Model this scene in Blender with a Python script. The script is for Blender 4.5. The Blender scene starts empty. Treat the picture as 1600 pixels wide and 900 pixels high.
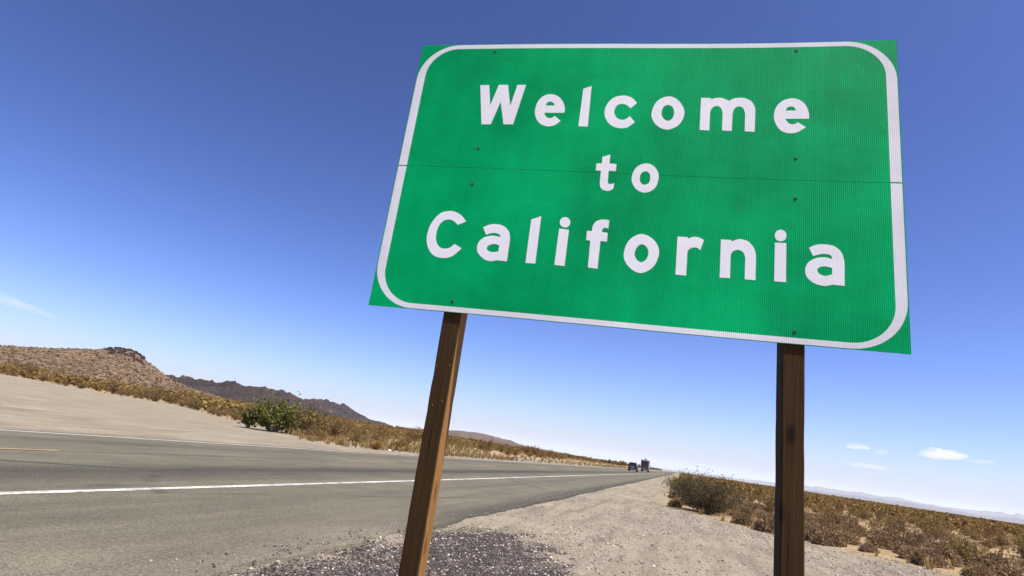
import bpy, math
import numpy as np

# ------------------------------------------------------------------ camera, sky, sun, exposure
scene = bpy.context.scene
COL = scene.collection
from mathutils import Matrix, Vector

EYE = 1.25
CR = Vector((0.95404335, 0.26226037, 0.14498547))
CU = Vector((-0.06627972, -0.28716584, 0.95558505))
CF = Vector((-0.29224696, 0.92127915, 0.25658612))
cam_data = bpy.data.cameras.new('camera')
cam_data.sensor_width = 36.0
cam_data.lens = 924.43 / 1600.0 * 36.0
cam_data.clip_start = 0.05
cam_data.clip_end = 200000.0
cam = bpy.data.objects.new('camera', cam_data)
COL.objects.link(cam)
cam.matrix_world = Matrix(((CR.x, CU.x, -CF.x, 0.0), (CR.y, CU.y, -CF.y, 0.0),
                           (CR.z, CU.z, -CF.z, EYE), (0, 0, 0, 1)))
scene.camera = cam

SUN_AZ, SUN_EL = math.radians(104.0), math.radians(66.0)      # azimuth clockwise from +Y (the way the road runs)
SUN_DIR = Vector((math.cos(SUN_EL) * math.sin(SUN_AZ), math.cos(SUN_EL) * math.cos(SUN_AZ), math.sin(SUN_EL)))
world = bpy.data.worlds.new('World')
scene.world = world
world.use_nodes = True
wn = world.node_tree
wn.nodes.clear()
sky = wn.nodes.new('ShaderNodeTexSky')
sky.sky_type = 'NISHITA'
sky.sun_disc = False
sky.sun_elevation = SUN_EL
sky.sun_rotation = SUN_AZ
sky.altitude = 2500.0
sky.air_density = 1.0
sky.dust_density = 10.0
sky.ozone_density = 3.0
bg = wn.nodes.new('ShaderNodeBackground')
bg.inputs['Strength'].default_value = 0.05
wo = wn.nodes.new('ShaderNodeOutputWorld')
gam = wn.nodes.new('ShaderNodeGamma')            # the deep, contrasty blue of a clear desert sky
gam.inputs['Gamma'].default_value = 1.7
wn.links.new(sky.outputs[0], gam.inputs['Color'])
tint = wn.nodes.new('ShaderNodeMix')
tint.data_type = 'RGBA'
tint.blend_type = 'MULTIPLY'
tint.inputs[0].default_value = 1.0
tint.inputs[7].default_value = (0.75, 0.645, 0.695, 1.0)
wn.links.new(gam.outputs[0], tint.inputs[6])
sat = wn.nodes.new('ShaderNodeHueSaturation')
sat.inputs['Saturation'].default_value = 1.08
sat.inputs['Value'].default_value = 1.04
wn.links.new(tint.outputs[2], sat.inputs['Color'])
wn.links.new(sat.outputs[0], bg.inputs['Color'])
wn.links.new(bg.outputs[0], wo.inputs['Surface'])

sun_data = bpy.data.lights.new('sun', 'SUN')
sun_data.energy = 5.0
sun_data.angle = math.radians(0.53)
sun_data.color = (1.0, 0.94, 0.85)
sun = bpy.data.objects.new('sun', sun_data)
COL.objects.link(sun)
sun.rotation_euler = SUN_DIR.to_track_quat('Z', 'Y').to_euler()
sun.location = (40, -10, 60)

scene.view_settings.view_transform = 'Standard'
scene.view_settings.look = 'None'
scene.view_settings.exposure = 0.93
scene.view_settings.gamma = 1.0
scene.cycles.volume_bounces = 3
scene.cycles.max_bounces = 6

HAZE = 4.5e-5
SIGN_G1, SIGN_G2 = (.0, .35, .10), (.0, .47, .14)

# ------------------------------------------------------------------ helpers
RNG = np.random.default_rng(11)

def hash2(ix, iy, seed):
    h = (ix.astype(np.int64) * 374761393 + iy.astype(np.int64) * 668265263 + seed * 1442695041) & 0x7fffffff
    h = ((h ^ (h >> 13)) * 1274126177) & 0x7fffffff
    return ((h ^ (h >> 16)) & 0xffff) / 65535.0

def vnoise(x, y, seed=0):
    x = np.asarray(x, float); y = np.asarray(y, float)
    ix = np.floor(x); iy = np.floor(y); fx = x - ix; fy = y - iy
    fx = fx * fx * (3 - 2 * fx); fy = fy * fy * (3 - 2 * fy)
    a = hash2(ix, iy, seed); b = hash2(ix + 1, iy, seed); c = hash2(ix, iy + 1, seed); d = hash2(ix + 1, iy + 1, seed)
    return (a * (1 - fx) + b * fx) * (1 - fy) + (c * (1 - fx) + d * fx) * fy

def fbm(x, y, seed=0, octs=4):
    s = 0.0; amp = 0.5; tot = 0.0
    for k in range(octs):
        s = s + amp * vnoise(np.asarray(x) * 2 ** k + 17.3 * k, np.asarray(y) * 2 ** k - 9.1 * k, seed + k)
        tot += amp; amp *= 0.5
    return s / tot

def sstep(x, a, b):
    t = np.clip((np.asarray(x, float) - a) / (b - a), 0, 1)
    return t * t * (3 - 2 * t)

def mesh(name, V, F, mats=(), smooth=False, mat_idx=None):
    me = bpy.data.meshes.new(name)
    V = np.asarray(V, np.float32)
    if isinstance(F, np.ndarray):
        n, k = F.shape
        me.vertices.add(len(V)); me.vertices.foreach_set('co', V.ravel())
        me.loops.add(n * k); me.loops.foreach_set('vertex_index', F.astype(np.int32).ravel())
        me.polygons.add(n)
        me.polygons.foreach_set('loop_start', np.arange(0, n * k, k, dtype=np.int32))
        me.polygons.foreach_set('loop_total', np.full(n, k, np.int32))
        me.update(calc_edges=True)
    else:
        me.from_pydata([tuple(map(float, v)) for v in V], [], F)
    for m in mats:
        me.materials.append(m)
    if mat_idx is not None:
        me.polygons.foreach_set('material_index', np.asarray(mat_idx, np.int32))
    me.polygons.foreach_set('use_smooth', np.full(len(me.polygons), bool(smooth)))
    me.update()
    return me

def obj(name, me, parent=None, loc=None):
    o = bpy.data.objects.new(name, me)
    COL.objects.link(o)
    if parent is not None:
        o.parent = parent
    if loc is not None:
        o.location = loc
    return o

def tag(o, label=None, cat=None, group=None, kind=None):
    if label: o['label'] = label
    if cat: o['category'] = cat
    if group: o['group'] = group
    if kind: o['kind'] = kind
    return o

class MB:
    """collects polygons of one part"""
    def __init__(s): s.V = []; s.F = []
    def add(s, V, F):
        b = len(s.V); s.V += [tuple(v) for v in V]; s.F += [tuple(i + b for i in f) for f in F]; return s
    def box(s, x0, x1, y0, y1, z0, z1):
        return s.add([(x0, y0, z0), (x1, y0, z0), (x1, y1, z0), (x0, y1, z0), (x0, y0, z1), (x1, y0, z1), (x1, y1, z1), (x0, y1, z1)],
                     [(0, 3, 2, 1), (4, 5, 6, 7), (0, 1, 5, 4), (1, 2, 6, 5), (2, 3, 7, 6), (3, 0, 4, 7)])
    def prism_x(s, poly, x0, x1):           # polygon in (y, z), extruded along x
        n = len(poly)
        V = [(x0, y, z) for y, z in poly] + [(x1, y, z) for y, z in poly]
        F = [tuple(range(n))[::-1], tuple(range(n, 2 * n))] + [(i, (i + 1) % n, n + (i + 1) % n, n + i) for i in range(n)]
        return s.add(V, F)
    def cyl_x(s, x0, x1, cy, cz, r, n=16):
        return s.prism_x([(cy + r * math.cos(2 * math.pi * k / n), cz + r * math.sin(2 * math.pi * k / n)) for k in range(n)], x0, x1)
    def build(s, name, mat_, parent=None, bevel=0.0, smooth=False):
        me = mesh(name, s.V, s.F, (mat_,))
        import bmesh
        bm = bmesh.new(); bm.from_mesh(me)
        bmesh.ops.recalc_face_normals(bm, faces=bm.faces)
        if bevel > 0:
            bmesh.ops.bevel(bm, geom=list(bm.edges), offset=bevel, segments=2, affect='EDGES', profile=0.5)
        bm.to_mesh(me); bm.free()
        if smooth:
            me.polygons.foreach_set('use_smooth', np.ones(len(me.polygons), bool))
        return obj(name, me, parent)

# ---- node helpers
class NT:
    def __init__(s, name):
        s.m = bpy.data.materials.new(name); s.m.use_nodes = True
        s.t = s.m.node_tree; s.t.nodes.clear()
        s.out = s.t.nodes.new('ShaderNodeOutputMaterial')
        s.b = s.t.nodes.new('ShaderNodeBsdfPrincipled')
        s.t.links.new(s.b.outputs[0], s.out.inputs['Surface'])
        s.b.inputs['Roughness'].default_value = 0.85
        s.b.inputs['Specular IOR Level'].default_value = 0.25
        s._co = None
    def n(s, typ, **kw):
        nd = s.t.nodes.new(typ)
        for k, v in kw.items(): setattr(nd, k, v)
        return nd
    def l(s, a, b): s.t.links.new(a, b); return s
    def put(s, v, sock):
        if hasattr(v, 'is_output'): s.t.links.new(v, sock)
        else:
            if isinstance(v, tuple) and len(v) == 3 and sock.type == 'RGBA': v = v + (1.0,)
            sock.default_value = v
    @property
    def co(s):
        if s._co is None: s._co = s.n('ShaderNodeTexCoord').outputs['Object']
        return s._co
    def map(s, scale=(1, 1, 1), rot=(0, 0, 0), co=None):
        m = s.n('ShaderNodeMapping'); m.inputs['Scale'].default_value = scale; m.inputs['Rotation'].default_value = rot
        s.l(co if co is not None else s.co, m.inputs['Vector']); return m.outputs[0]
    def noise(s, scale, detail=4, rough=0.55, co=None, dist=0.0):
        t = s.n('ShaderNodeTexNoise'); t.inputs['Scale'].default_value = scale; t.inputs['Detail'].default_value = detail
        t.inputs['Roughness'].default_value = rough; t.inputs['Distortion'].default_value = dist
        s.l(co if co is not None else s.co, t.inputs['Vector']); return t.outputs['Fac']
    def voro(s, scale, co=None, out='Distance', feature='F1', rnd=1.0):
        t = s.n('ShaderNodeTexVoronoi'); t.feature = feature; t.inputs['Scale'].default_value = scale; t.inputs['Randomness'].default_value = rnd
        s.l(co if co is not None else s.co, t.inputs['Vector']); return t.outputs[out]
    def ramp(s, fac, a, b, ca=0.0, cb=1.0):
        r = s.n('ShaderNodeMapRange'); r.clamp = True
        s.put(fac, r.inputs['Value']); r.inputs['From Min'].default_value = a; r.inputs['From Max'].default_value = b
        r.inputs['To Min'].default_value = ca; r.inputs['To Max'].default_value = cb; return r.outputs[0]
    def mix(s, fac, a, b, mode='MIX'):
        m = s.n('ShaderNodeMix', data_type='RGBA', blend_type=mode)
        s.put(fac, m.inputs[0]); s.put(a, m.inputs[6]); s.put(b, m.inputs[7]); return m.outputs[2]
    def math(s, op, a, b=0.5):
        m = s.n('ShaderNodeMath', operation=op); s.put(a, m.inputs[0]); s.put(b, m.inputs[1]); return m.outputs[0]
    def bump(s, h, strength=0.5, dist=0.01):
        b = s.n('ShaderNodeBump'); b.inputs['Strength'].default_value = strength; b.inputs['Distance'].default_value = dist
        s.put(h, b.inputs['Height']); s.l(b.outputs[0], s.b.inputs['Normal']); return b
    def col(s, v): s.put(v, s.b.inputs['Base Color']); return s
    def rough(s, v): s.put(v, s.b.inputs['Roughness']); return s

def plain(name, c, rough=0.6, spec=0.4, metal=0.0, var=0.12, scale=8.0):
    t = NT(name)
    nz = t.noise(scale, 4)
    t.col(t.mix(nz, tuple(v * (1 - var) for v in c), tuple(min(1, v * (1 + var)) for v in c)))
    t.rough(rough); t.b.inputs['Specular IOR Level'].default_value = spec; t.b.inputs['Metallic'].default_value = metal
    return t.m

# ------------------------------------------------------------------ materials
def ground_mat():
    t = NT('desert_ground')
    at = t.n('ShaderNodeAttribute', attribute_name='zone'); sep = t.n('ShaderNodeSeparateColor'); t.l(at.outputs['Color'], sep.inputs[0])
    big = t.noise(0.35, 5); mid = t.noise(3.0, 6, 0.65); fine = t.noise(42.0, 5, 0.75)
    streak = t.noise(1.0, 5, 0.6, t.map((3.2, 0.35, 1), (0, 0, math.radians(8))))
    sand = t.mix(t.ramp(big, .35, .65), SAND_A, SAND_B)
    sand = t.mix(t.ramp(streak, .46, .64, 0, .8), sand, SAND_C)
    sand = t.mix(t.ramp(mid, .55, .75, 0, .5), sand, SAND_D)
    floor = t.mix(t.ramp(mid, .35, .65), FLOOR_A, FLOOR_B)
    base = t.mix(sep.outputs[0], floor, sand)
    base = t.mix(t.ramp(t.noise(9.0, 4, .7), .62, .75, 0, .35), base, FLOOR_A)
    dark = t.mix(t.ramp(mid, .3, .7), (.055, .05, .048), (.10, .088, .08))
    base = t.mix(sep.outputs[1], base, dark)
    cell = t.voro(75.0, out='Color')
    sc = t.n('ShaderNodeSeparateColor'); t.l(cell, sc.inputs[0])
    base = t.mix(.75, base, t.ramp(sc.outputs[0], 0, 1, .62, 1.3), 'MULTIPLY')
    base = t.mix(.7, base, t.ramp(fine, .25, .75, .55, 1.4), 'MULTIPLY')
    grit = t.noise(16.0, 6, .8)
    base = t.mix(.8, base, t.ramp(grit, .3, .7, .62, 1.35), 'MULTIPLY')
    spk = t.n('ShaderNodeSeparateColor'); t.l(t.voro(14.0, out='Color'), spk.inputs[0])
    clod = t.math('MULTIPLY', t.ramp(t.voro(14.0), .12, .30, 1, 0), t.ramp(spk.outputs[1], .72, .80))
    base = t.mix(t.math('MULTIPLY', clod, .6), base, (.09, .07, .055))
    t.col(base); t.rough(.95); t.b.inputs['Specular IOR Level'].default_value = .1
    h = t.math('ADD', t.math('MULTIPLY', mid, 1.2), t.math('ADD', fine, t.voro(60.0)))
    t.bump(h, .8, .012)
    return t.m

def asphalt_mat():
    t = NT('asphalt')
    sx = t.n('ShaderNodeSeparateXYZ'); t.l(t.co, sx.inputs[0])
    X = sx.outputs['X']
    big = t.noise(.5, 5); mid = t.noise(4.0, 5, .65); fine = t.noise(90.0, 3, .8)
    streak = t.noise(1.0, 5, .65, t.map((4.5, .12, 1)))
    streak2 = t.noise(1.0, 4, .6, t.map((1.6, .05, 1)))
    base = t.mix(t.ramp(big, .3, .7), ASPH_A, ASPH_B)
    base = t.mix(t.ramp(streak, .4, .7, 0, .6), base, ASPH_C)
    # oil drip band in the middle of each lane, polished wheel tracks
    for cx, wd, am in ((-8.35, 1.05, .9), (-12.35, .8, .35), (-5.6, .5, .25)):
        d = t.math('ABSOLUTE', t.math('ADD', X, -cx)); d = t.math('ADD', d, t.math('MULTIPLY', t.math('SUBTRACT', streak2, .5), 1.2))
        base = t.mix(t.ramp(d, .05, wd, am, 0.0), base, ASPH_D)
    base = t.mix(t.ramp(mid, .6, .8, 0, .35), base, ASPH_C)
    # dusty sand blown over the edges of the pavement
    e = t.math('ADD', X, t.math('MULTIPLY', big, 1.4))
    nearby = t.ramp(sx.outputs['Y'], 7.0, 10.5, 1, 0)
    base = t.mix(t.math('MULTIPLY', t.ramp(e, -4.0, -2.4, 0, .6), nearby), base, SAND_C)
    base = t.mix(t.math('MULTIPLY', t.ramp(t.math('ADD', X, t.math('MULTIPLY', mid, .3)), -4.0, -3.45, 0, .75), t.math('SUBTRACT', 1.0, nearby)), base, ASPH_D)  # darker edge asphalt, with the shade of the edge drop painted in
    e2 = t.math('ADD', X, t.math('MULTIPLY', big, -1.2))
    base = t.mix(t.ramp(e2, -14.75, -15.5, 0, .6), base, SAND_B)
    cell = t.n('ShaderNodeSeparateColor'); t.l(t.voro(85.0, out='Color'), cell.inputs[0])
    base = t.mix(.8, base, t.ramp(cell.outputs[0], 0, 1, .55, 1.5), 'MULTIPLY')
    base = t.mix(.6, base, t.ramp(fine, .25, .75, .7, 1.3), 'MULTIPLY')
    grit = t.noise(22.0, 5, .8)
    base = t.mix(.85, base, t.ramp(grit, .3, .7, .68, 1.32), 'MULTIPLY')
    blot = t.noise(1.2, 5, .7, t.map((1.0, .4, 1)))
    base = t.mix(.8, base, t.ramp(blot, .3, .7, .8, 1.18), 'MULTIPLY')
    seam = t.math('ABSOLUTE', t.math('ADD', t.math('ADD', X, 10.36), t.math('MULTIPLY', t.math('SUBTRACT', t.noise(1.0, 4, .6, t.map((.4, .8, 1))), .5), .12)))
    base = t.mix(t.math('MULTIPLY', t.ramp(seam, .015, .05, .75, 0), t.ramp(streak2, .35, .5)), base, (.018, .017, .015))
    ck = t.voro(.33, t.map((1, .35, 1), co=t.mix(.35, t.co, t.n('ShaderNodeTexNoise').outputs['Color'])), feature='DISTANCE_TO_EDGE')
    base = t.mix(t.math('MULTIPLY', t.ramp(ck, .003, .014, .85, 0), t.ramp(big, .45, .6)), base, (.022, .02, .018))
    t.col(base); t.rough(.82); t.b.inputs['Specular IOR Level'].default_value = .3
    t.bump(t.math('ADD', fine, t.voro(70.0)), .7, .006)
    return t.m

def paint_mat(name, c, wear_lo, wear_hi):
    t = NT(name)
    w = t.noise(14.0, 6, .75); w2 = t.noise(2.0, 4, .6)
    k = t.ramp(t.math('ADD', w, t.math('MULTIPLY', w2, .6)), wear_lo, wear_hi)
    c2 = t.mix(t.ramp(t.noise(60, 3, .7), .3, .7), tuple(v * .8 for v in c), c)
    t.col(t.mix(k, c2, ASPH_B)); t.rough(.7)
    t.bump(t.noise(90, 3, .8), .4, .003)
    return t.m

def leaf_mat(name, c1, c2, trans=.25):
    t = NT(name)
    gi = t.n('ShaderNodeNewGeometry'); oi = t.n('ShaderNodeObjectInfo')
    c = t.mix(gi.outputs['Random Per Island'], c1, c2)
    c = t.mix(.7, c, t.ramp(oi.outputs['Random'], 0, 1, .7, 1.3), 'MULTIPLY')
    df = t.n('ShaderNodeBsdfDiffuse'); tr = t.n('ShaderNodeBsdfTranslucent'); mx = t.n('ShaderNodeMixShader')
    t.l(c, df.inputs[0]); t.l(c, tr.inputs[0]); mx.inputs[0].default_value = trans
    t.l(df.outputs[0], mx.inputs[1]); t.l(tr.outputs[0], mx.inputs[2]); t.l(mx.outputs[0], t.out.inputs['Surface'])
    t.t.nodes.remove(t.b)
    return t.m

def hill_mat(name, c1, c2, c3, s_big, s_speck, speck, thr=.45):
    t = NT(name)
    b = t.noise(s_big, 6, .65); m = t.noise(s_big * 6, 5, .7)
    c = t.mix(t.ramp(b, .38, .62), c1, c2)
    c = t.mix(t.ramp(m, .52, .68, 0, .8), c, c3)
    v = t.voro(s_speck); v2 = t.noise(s_speck * .2, 3)
    c = t.mix(t.ramp(t.math('ADD', v, t.math('MULTIPLY', v2, -.5)), thr - .33, thr - .18, .85, 0), c, speck)
    t.col(c); t.rough(.95); t.b.inputs['Specular IOR Level'].default_value = .05
    t.bump(t.math('ADD', m, b), .9, 1.0 / s_big * .12)
    return t.m

SAND_A, SAND_B, SAND_C, SAND_D = (.200, .174, .128), (.25, .220, .162), (.134, .115, .088), (.150, .124, .086)
FLOOR_A, FLOOR_B = (.19, .135, .072), (.32, .235, .135)
ASPH_A, ASPH_B, ASPH_C, ASPH_D = (.088, .079, .051), (.116, .105, .069), (.060, .054, .036), (.033, .030, .021)
M = {}
M['ground'] = ground_mat()
M['asphalt'] = asphalt_mat()
M['white_paint'] = paint_mat('white_road_paint', (.55, .54, .51), .66, 1.0)
M['old_white'] = paint_mat('faded_white_road_paint', (.50, .47, .42), .80, 1.1)
M['yellow_paint'] = paint_mat('faded_yellow_road_paint', (.42, .31, .15), .60, .98)
M['creosote'] = leaf_mat('dry_olive_leaves', (.15, .105, .033), (.27, .19, .066), .3)
M['creosote2'] = leaf_mat('brown_leaves', (.135, .080, .030), (.26, .165, .07), .3)
M['bushgreen'] = leaf_mat('deep_olive_leaves', (.070, .056, .020), (.13, .105, .042), .25)
M['green'] = leaf_mat('green_leaves', (.062, .074, .014), (.19, .19, .045), .3)
M['bursage'] = leaf_mat('grey_tan_leaves', (.19, .128, .070), (.32, .222, .128), .25)
M['grass'] = leaf_mat('dry_grass', (.24, .16, .06), (.40, .29, .13), .3)
M['rust'] = leaf_mat('rusty_leaves', (.20, .09, .025), (.28, .15, .045), .3)
M['hillshrub'] = leaf_mat('dark_hill_shrubs', (.06, .04, .022), (.11, .075, .04), .1)
M['twig'] = plain('twig_bark', (.10, .08, .06), .9, .1, 0, .3, 30)
M['pale_twig'] = plain('pale_dead_wood', (.24, .21, .17), .9, .1, 0, .3, 30)

# ------------------------------------------------------------------ the lie of the land
ROAD_L, ROAD_R = -14.75, -3.42

def gz(x, y):
    """height of the desert floor"""
    x = np.asarray(x, float); y = np.asarray(y, float)
    r = np.hypot(x, y)
    near = 1 - sstep(r, 250, 600)
    z = np.zeros_like(x)
    # right shoulder: a step down from the pavement, coming up again toward the scrub
    right = sstep(x, -3.75, -3.45)
    n1 = fbm(x * .9, y * .55, 3) - .5
    n2 = fbm(x * 3.1, y * 2.4, 5) - .5
    zr = -.055 + .05 * sstep(x, -2.6, .5) + .09 * n1 + .035 * n2
    scrub_r = sstep(x, 2.5, 6.0)
    zr = zr + scrub_r * (.28 * (fbm(x * .22, y * .22, 8) - .45) + .04)
    # left: sand nearly flush with the road, bank behind the verge, land rising to the hills
    left = sstep(x, -14.5, -14.95)
    zl = -.012 + .05 * (fbm(x * .5, y * .35, 13) - .5) * sstep(x, -15.2, -18)
    bank = np.exp(-((x + 22.5) / 3.2) ** 2) * sstep(y, 34, 48) * (1 - sstep(y, 330, 500))
    zl = zl + bank * (.25 + .55 * fbm(x * .15, y * .08, 21))
    zl = zl + .010 * np.clip(-x - 50, 0, 330) + .5 * (fbm(x * .03, y * .03, 31) - .5) * sstep(-x, 40, 90)
    under = (1 - right) * (1 - left)
    z = right * zr + left * zl + under * (-.12)
    return z * np.where(under > .5, 1, near) - .0 

def left_limit(x, y):
    """>0 where scrub grows on the far side of the road, metres beyond the edge of the sand clearing"""
    az = np.degrees(np.arctan2(x, y)); r = np.hypot(x, y)
    rb = np.interp(az, [-75, -56.3, -52.5, -45, -41, -38, -36, -34.5], [150, 122, 102, 92, 60, 50, 46, 42])
    a = r - rb
    b = np.minimum(-x - 19.3, y - 30)
    return np.where(az > -34.5, b, a)

def right_limit(x, y):
    """>0 where scrub grows on the near side of the road"""
    xe = np.interp(y, [0, 12, 15.7, 18.5, 21, 24, 30, 60, 200], [7.2, 6.2, 4.4, 3.3, 1.2, -.25, -.4, -.9, -1.1])
    return x - xe

def lines(dense0, dense1, step, lo, hi, growth=1.075):
    c = list(np.arange(dense0, dense1 + 1e-6, step))
    s = step; v = c[-1]
    while v < hi: s *= growth; v += s; c.append(v)
    s = step; v = c[0]; pre = []
    while v > lo: s *= growth; v -= s; pre.append(v)
    return np.array(pre[::-1] + c)

xs = lines(-5.0, 9.0, .16, -60000, 60000); ys = lines(3.0, 26.0, .16, -20000, 60000)
GX, GY = np.meshgrid(xs, ys)
GZ = gz(GX, GY)
nx, ny = len(xs), len(ys)
ii = np.arange(nx * ny).reshape(ny, nx)
F = np.stack([ii[:-1, :-1].ravel(), ii[:-1, 1:].ravel(), ii[1:, 1:].ravel(), ii[1:, :-1].ravel()], 1)
me = mesh('ground', np.stack([GX.ravel(), GY.ravel(), GZ.ravel()], 1), F, (M['ground'],), smooth=True)
zone = np.zeros((nx * ny, 4), np.float32)
fx, fy = GX.ravel(), GY.ravel()
wob = 1.6 * (fbm(fx * .6, fy * .6, 41) - .5)
ll = left_limit(fx, fy) + wob * 2; rl = right_limit(fx, fy) + wob
scrub = np.where(fx < -9, sstep(ll, -1.5, 1.0), sstep(rl, -.7, .7))
zone[:, 0] = 1 - scrub

def patch_w(x, y):
    """dark crushed-asphalt gravel spilled beside the pavement edge (metres on the ground)"""
    n = fbm(np.asarray(x) * 1.3, np.asarray(y) * 1.3, 51) - .5
    n2 = fbm(np.asarray(x) * 4, np.asarray(y) * 4, 53) - .5
    yy = np.asarray(y, float); xx = np.asarray(x, float)
    xl = np.interp(yy, [0, 4.0, 5.1, 7.3, 8.6, 9.5], [-3.2, -3.3, -3.42, -3.15, -3.0, -2.6])
    xr = np.interp(yy, [0, 5.0, 7.0, 8.1, 9.3, 9.9], [1.4, 0, -.85, -1.6, -2.3, -2.5])
    d = np.minimum(np.minimum(xx - xl, xr - xx), 9.4 - yy)
    return sstep(d + 1.2 * n + .8 * n2, -.45, .6)
zone[:, 1] = np.where((fx > -4.5) & (fx < 3) & (fy < 11), patch_w(fx, fy) * .85, 0)
zone[:, 3] = 1
ca = me.color_attributes.new('zone', 'FLOAT_COLOR', 'POINT')
ca.data.foreach_set('color', zone.ravel())
tag(obj('ground', me), kind='structure')

# ---- road: a slab with broken edges
yr = lines(2.0, 30.0, .07, -400, 1500, 1.03)
rag = .10 * (fbm(yr * .5, yr * 0 + 3, 61) - .5) + .16 * (fbm(yr * 1.7, yr * 0, 62, 3) - .5) + .10 * (vnoise(yr * 7, yr * 0, 63) - .5)
ragl = .35 * (fbm(yr * .35, yr * 0 + 9, 65) - .5)
cols = [(ROAD_L, -.10, -1), (ROAD_L + .02, -.002, -1), (-14.0, 0, 0), (-12.3, .02, 0), (-10.45, .035, 0), (-8.6, .02, 0), (-6.8, 0, 0), (-5.2, -.003, 0), (-4.3, -.006, 0),
        (ROAD_R - .08, -.010, 1), (ROAD_R - .015, -.018, 1), (ROAD_R + .025, -.12, 1)]
V = []
for (x, z, side) in cols:
    V.append(np.stack([x + (rag if side == 1 else ragl if side == -1 else 0 * yr), yr, z + 0 * yr], 1))
nr, nc = len(yr), len(cols)
V = np.stack(V, 1).reshape(-1, 3)
ii = np.arange(nr * nc).reshape(nr, nc)
F = np.stack([ii[:-1, :-1].ravel(), ii[:-1, 1:].ravel(), ii[1:, 1:].ravel(), ii[1:, :-1].ravel()], 1)
road = tag(obj('road', mesh('road', V, F, (M['asphalt'],))), kind='structure')

def road_z(x):
    return np.interp(x, [c[0] for c in cols], [c[1] for c in cols])

def stripe(name, xc, w, y0, y1, m, seed):
    y = lines(y0, min(y1, y0 + 40), .12, y0, y1, 1.04) if y1 > y0 + 40 else np.arange(y0, y1 + .01, .12)
    y = y[(y >= y0 - .01) & (y <= y1 + .2)]
    a = .014 * (vnoise(y * 4, y * 0, seed) - .5); b = .014 * (vnoise(y * 4, y * 0 + 5, seed) - .5)
    drift = .05 * (fbm(y * .12, y * 0, seed + 3) - .5)
    xl, xr = xc - w / 2 + a + drift, xc + w / 2 + b + drift
    V = np.concatenate([np.stack([xl, y, road_z(xl) + .005], 1), np.stack([xr, y, road_z(xr) + .005], 1)])
    n = len(y); k = np.arange(n - 1)
    return obj(name, mesh(name, V, np.stack([k, k + n, k + n + 1, k + 1], 1), (m,)), road)

stripe('edge_line', -6.80, .15, -8, 600, M['white_paint'], 71)['label'] = 'bright white edge line of the near lane'
stripe('edge_line', -14.03, .12, -8, 600, M['old_white'], 72)['label'] = 'faded white edge line on the far side of the road'
for k in range(14):
    y0 = 4.7 + 13.4 * k
    stripe('centre_dash', -10.42, .11, y0, y0 + 3.65, M['yellow_paint'], 80 + k)

# ------------------------------------------------------------------ hills and mountains
HILLS = []
def hill(name, prof, D, m, label, seed, depth=.35, rows=46, naz=240, rough=.16, nscale=None, base=-6.0, jag=.0):
    az = np.radians(np.linspace(prof[0][0], prof[-1][0], naz))
    el = np.interp(np.degrees(az), [p[0] for p in prof], [p[1] for p in prof])
    q = np.linspace(-1, 1.0, rows)
    A, Q = np.meshgrid(az, q)
    el = el * (1 + jag * (fbm(np.degrees(az) * 2.2, az * 0, seed + 40, 5) - .5))
    E, _ = np.meshgrid(el, q)
    Rr = D * (1 + depth * Q * np.where(Q < 0, 1.0, .9))
    X, Y = Rr * np.sin(A), Rr * np.cos(A)
    ns = nscale or 1.0 / (D * .045)
    n = fbm(X * ns, Y * ns, seed, 6); rid = 1 - np.abs(2 * fbm(X * ns * 1.7, Y * ns * 1.7, seed + 9, 5) - 1)
    shape = np.where(Q < 0, (1 - np.abs(Q)) ** 1.25, 1 - np.abs(Q) ** 1.6)
    crest = D * np.tan(np.radians(E))
    Z = crest * shape * (1 + rough * ((n - .5) * 1.6 + (rid - .75)) * (1 - .55 * (np.abs(Q) < .06)))
    edge = np.minimum(1, np.minimum(np.arange(naz), np.arange(naz)[::-1]) / (naz * .04))[None, :]
    Z = Z * edge + base * (1 - shape * edge)
    ii = np.arange(rows * naz).reshape(rows, naz)
    F = np.stack([ii[:-1, :-1].ravel(), ii[:-1, 1:].ravel(), ii[1:, 1:].ravel(), ii[1:, :-1].ravel()], 1)
    o = obj(name, mesh(name, np.stack([X.ravel(), Y.ravel(), Z.ravel()], 1), F, (m,), smooth=True))
    HILLS.append((X, Y, Z, Q))
    return tag(o, label, None, None, 'structure')

M['hill_tan'] = hill_mat('tan_hillside', (.215, .15, .092), (.17, .118, .075), (.12, .083, .06), .012, .32, (.075, .05, .025), .52)
M['hill_dark'] = hill_mat('dark_volcanic_hillside', (.015, .010, .009), (.060, .035, .025), (.007, .005, .005), .009, .10, (.02, .015, .014), .45)
M['hill_mid'] = hill_mat('brown_hillside', (.13, .085, .06), (.10, .068, .052), (.06, .042, .038), .006, .08, (.06, .045, .03), .45)
M['mountain'] = hill_mat('far_mountain', (.09, .075, .075), (.12, .10, .09), (.06, .05, .055), .0006, .01, (.10, .09, .09), .3)
hill('hill', [(-82, .9), (-75, 1.5), (-68, 1.9), (-62, 1.7), (-57, 1.78), (-55, 2.1), (-53.3, 2.4), (-51.5, 2.75), (-50.4, 3.02), (-49.8, 3.16), (-48.9, 3.14), (-48.3, 2.85), (-47.1, 2.18), (-45.5, 1.36), (-44, .95), (-41.5, .6), (-38, .2)],
     560, M['hill_tan'], 'tan hill dotted with shrubs, rising to a small rocky knob', 101, .42, 90, 520, .10, 1 / 30.0, jag=.04)
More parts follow.
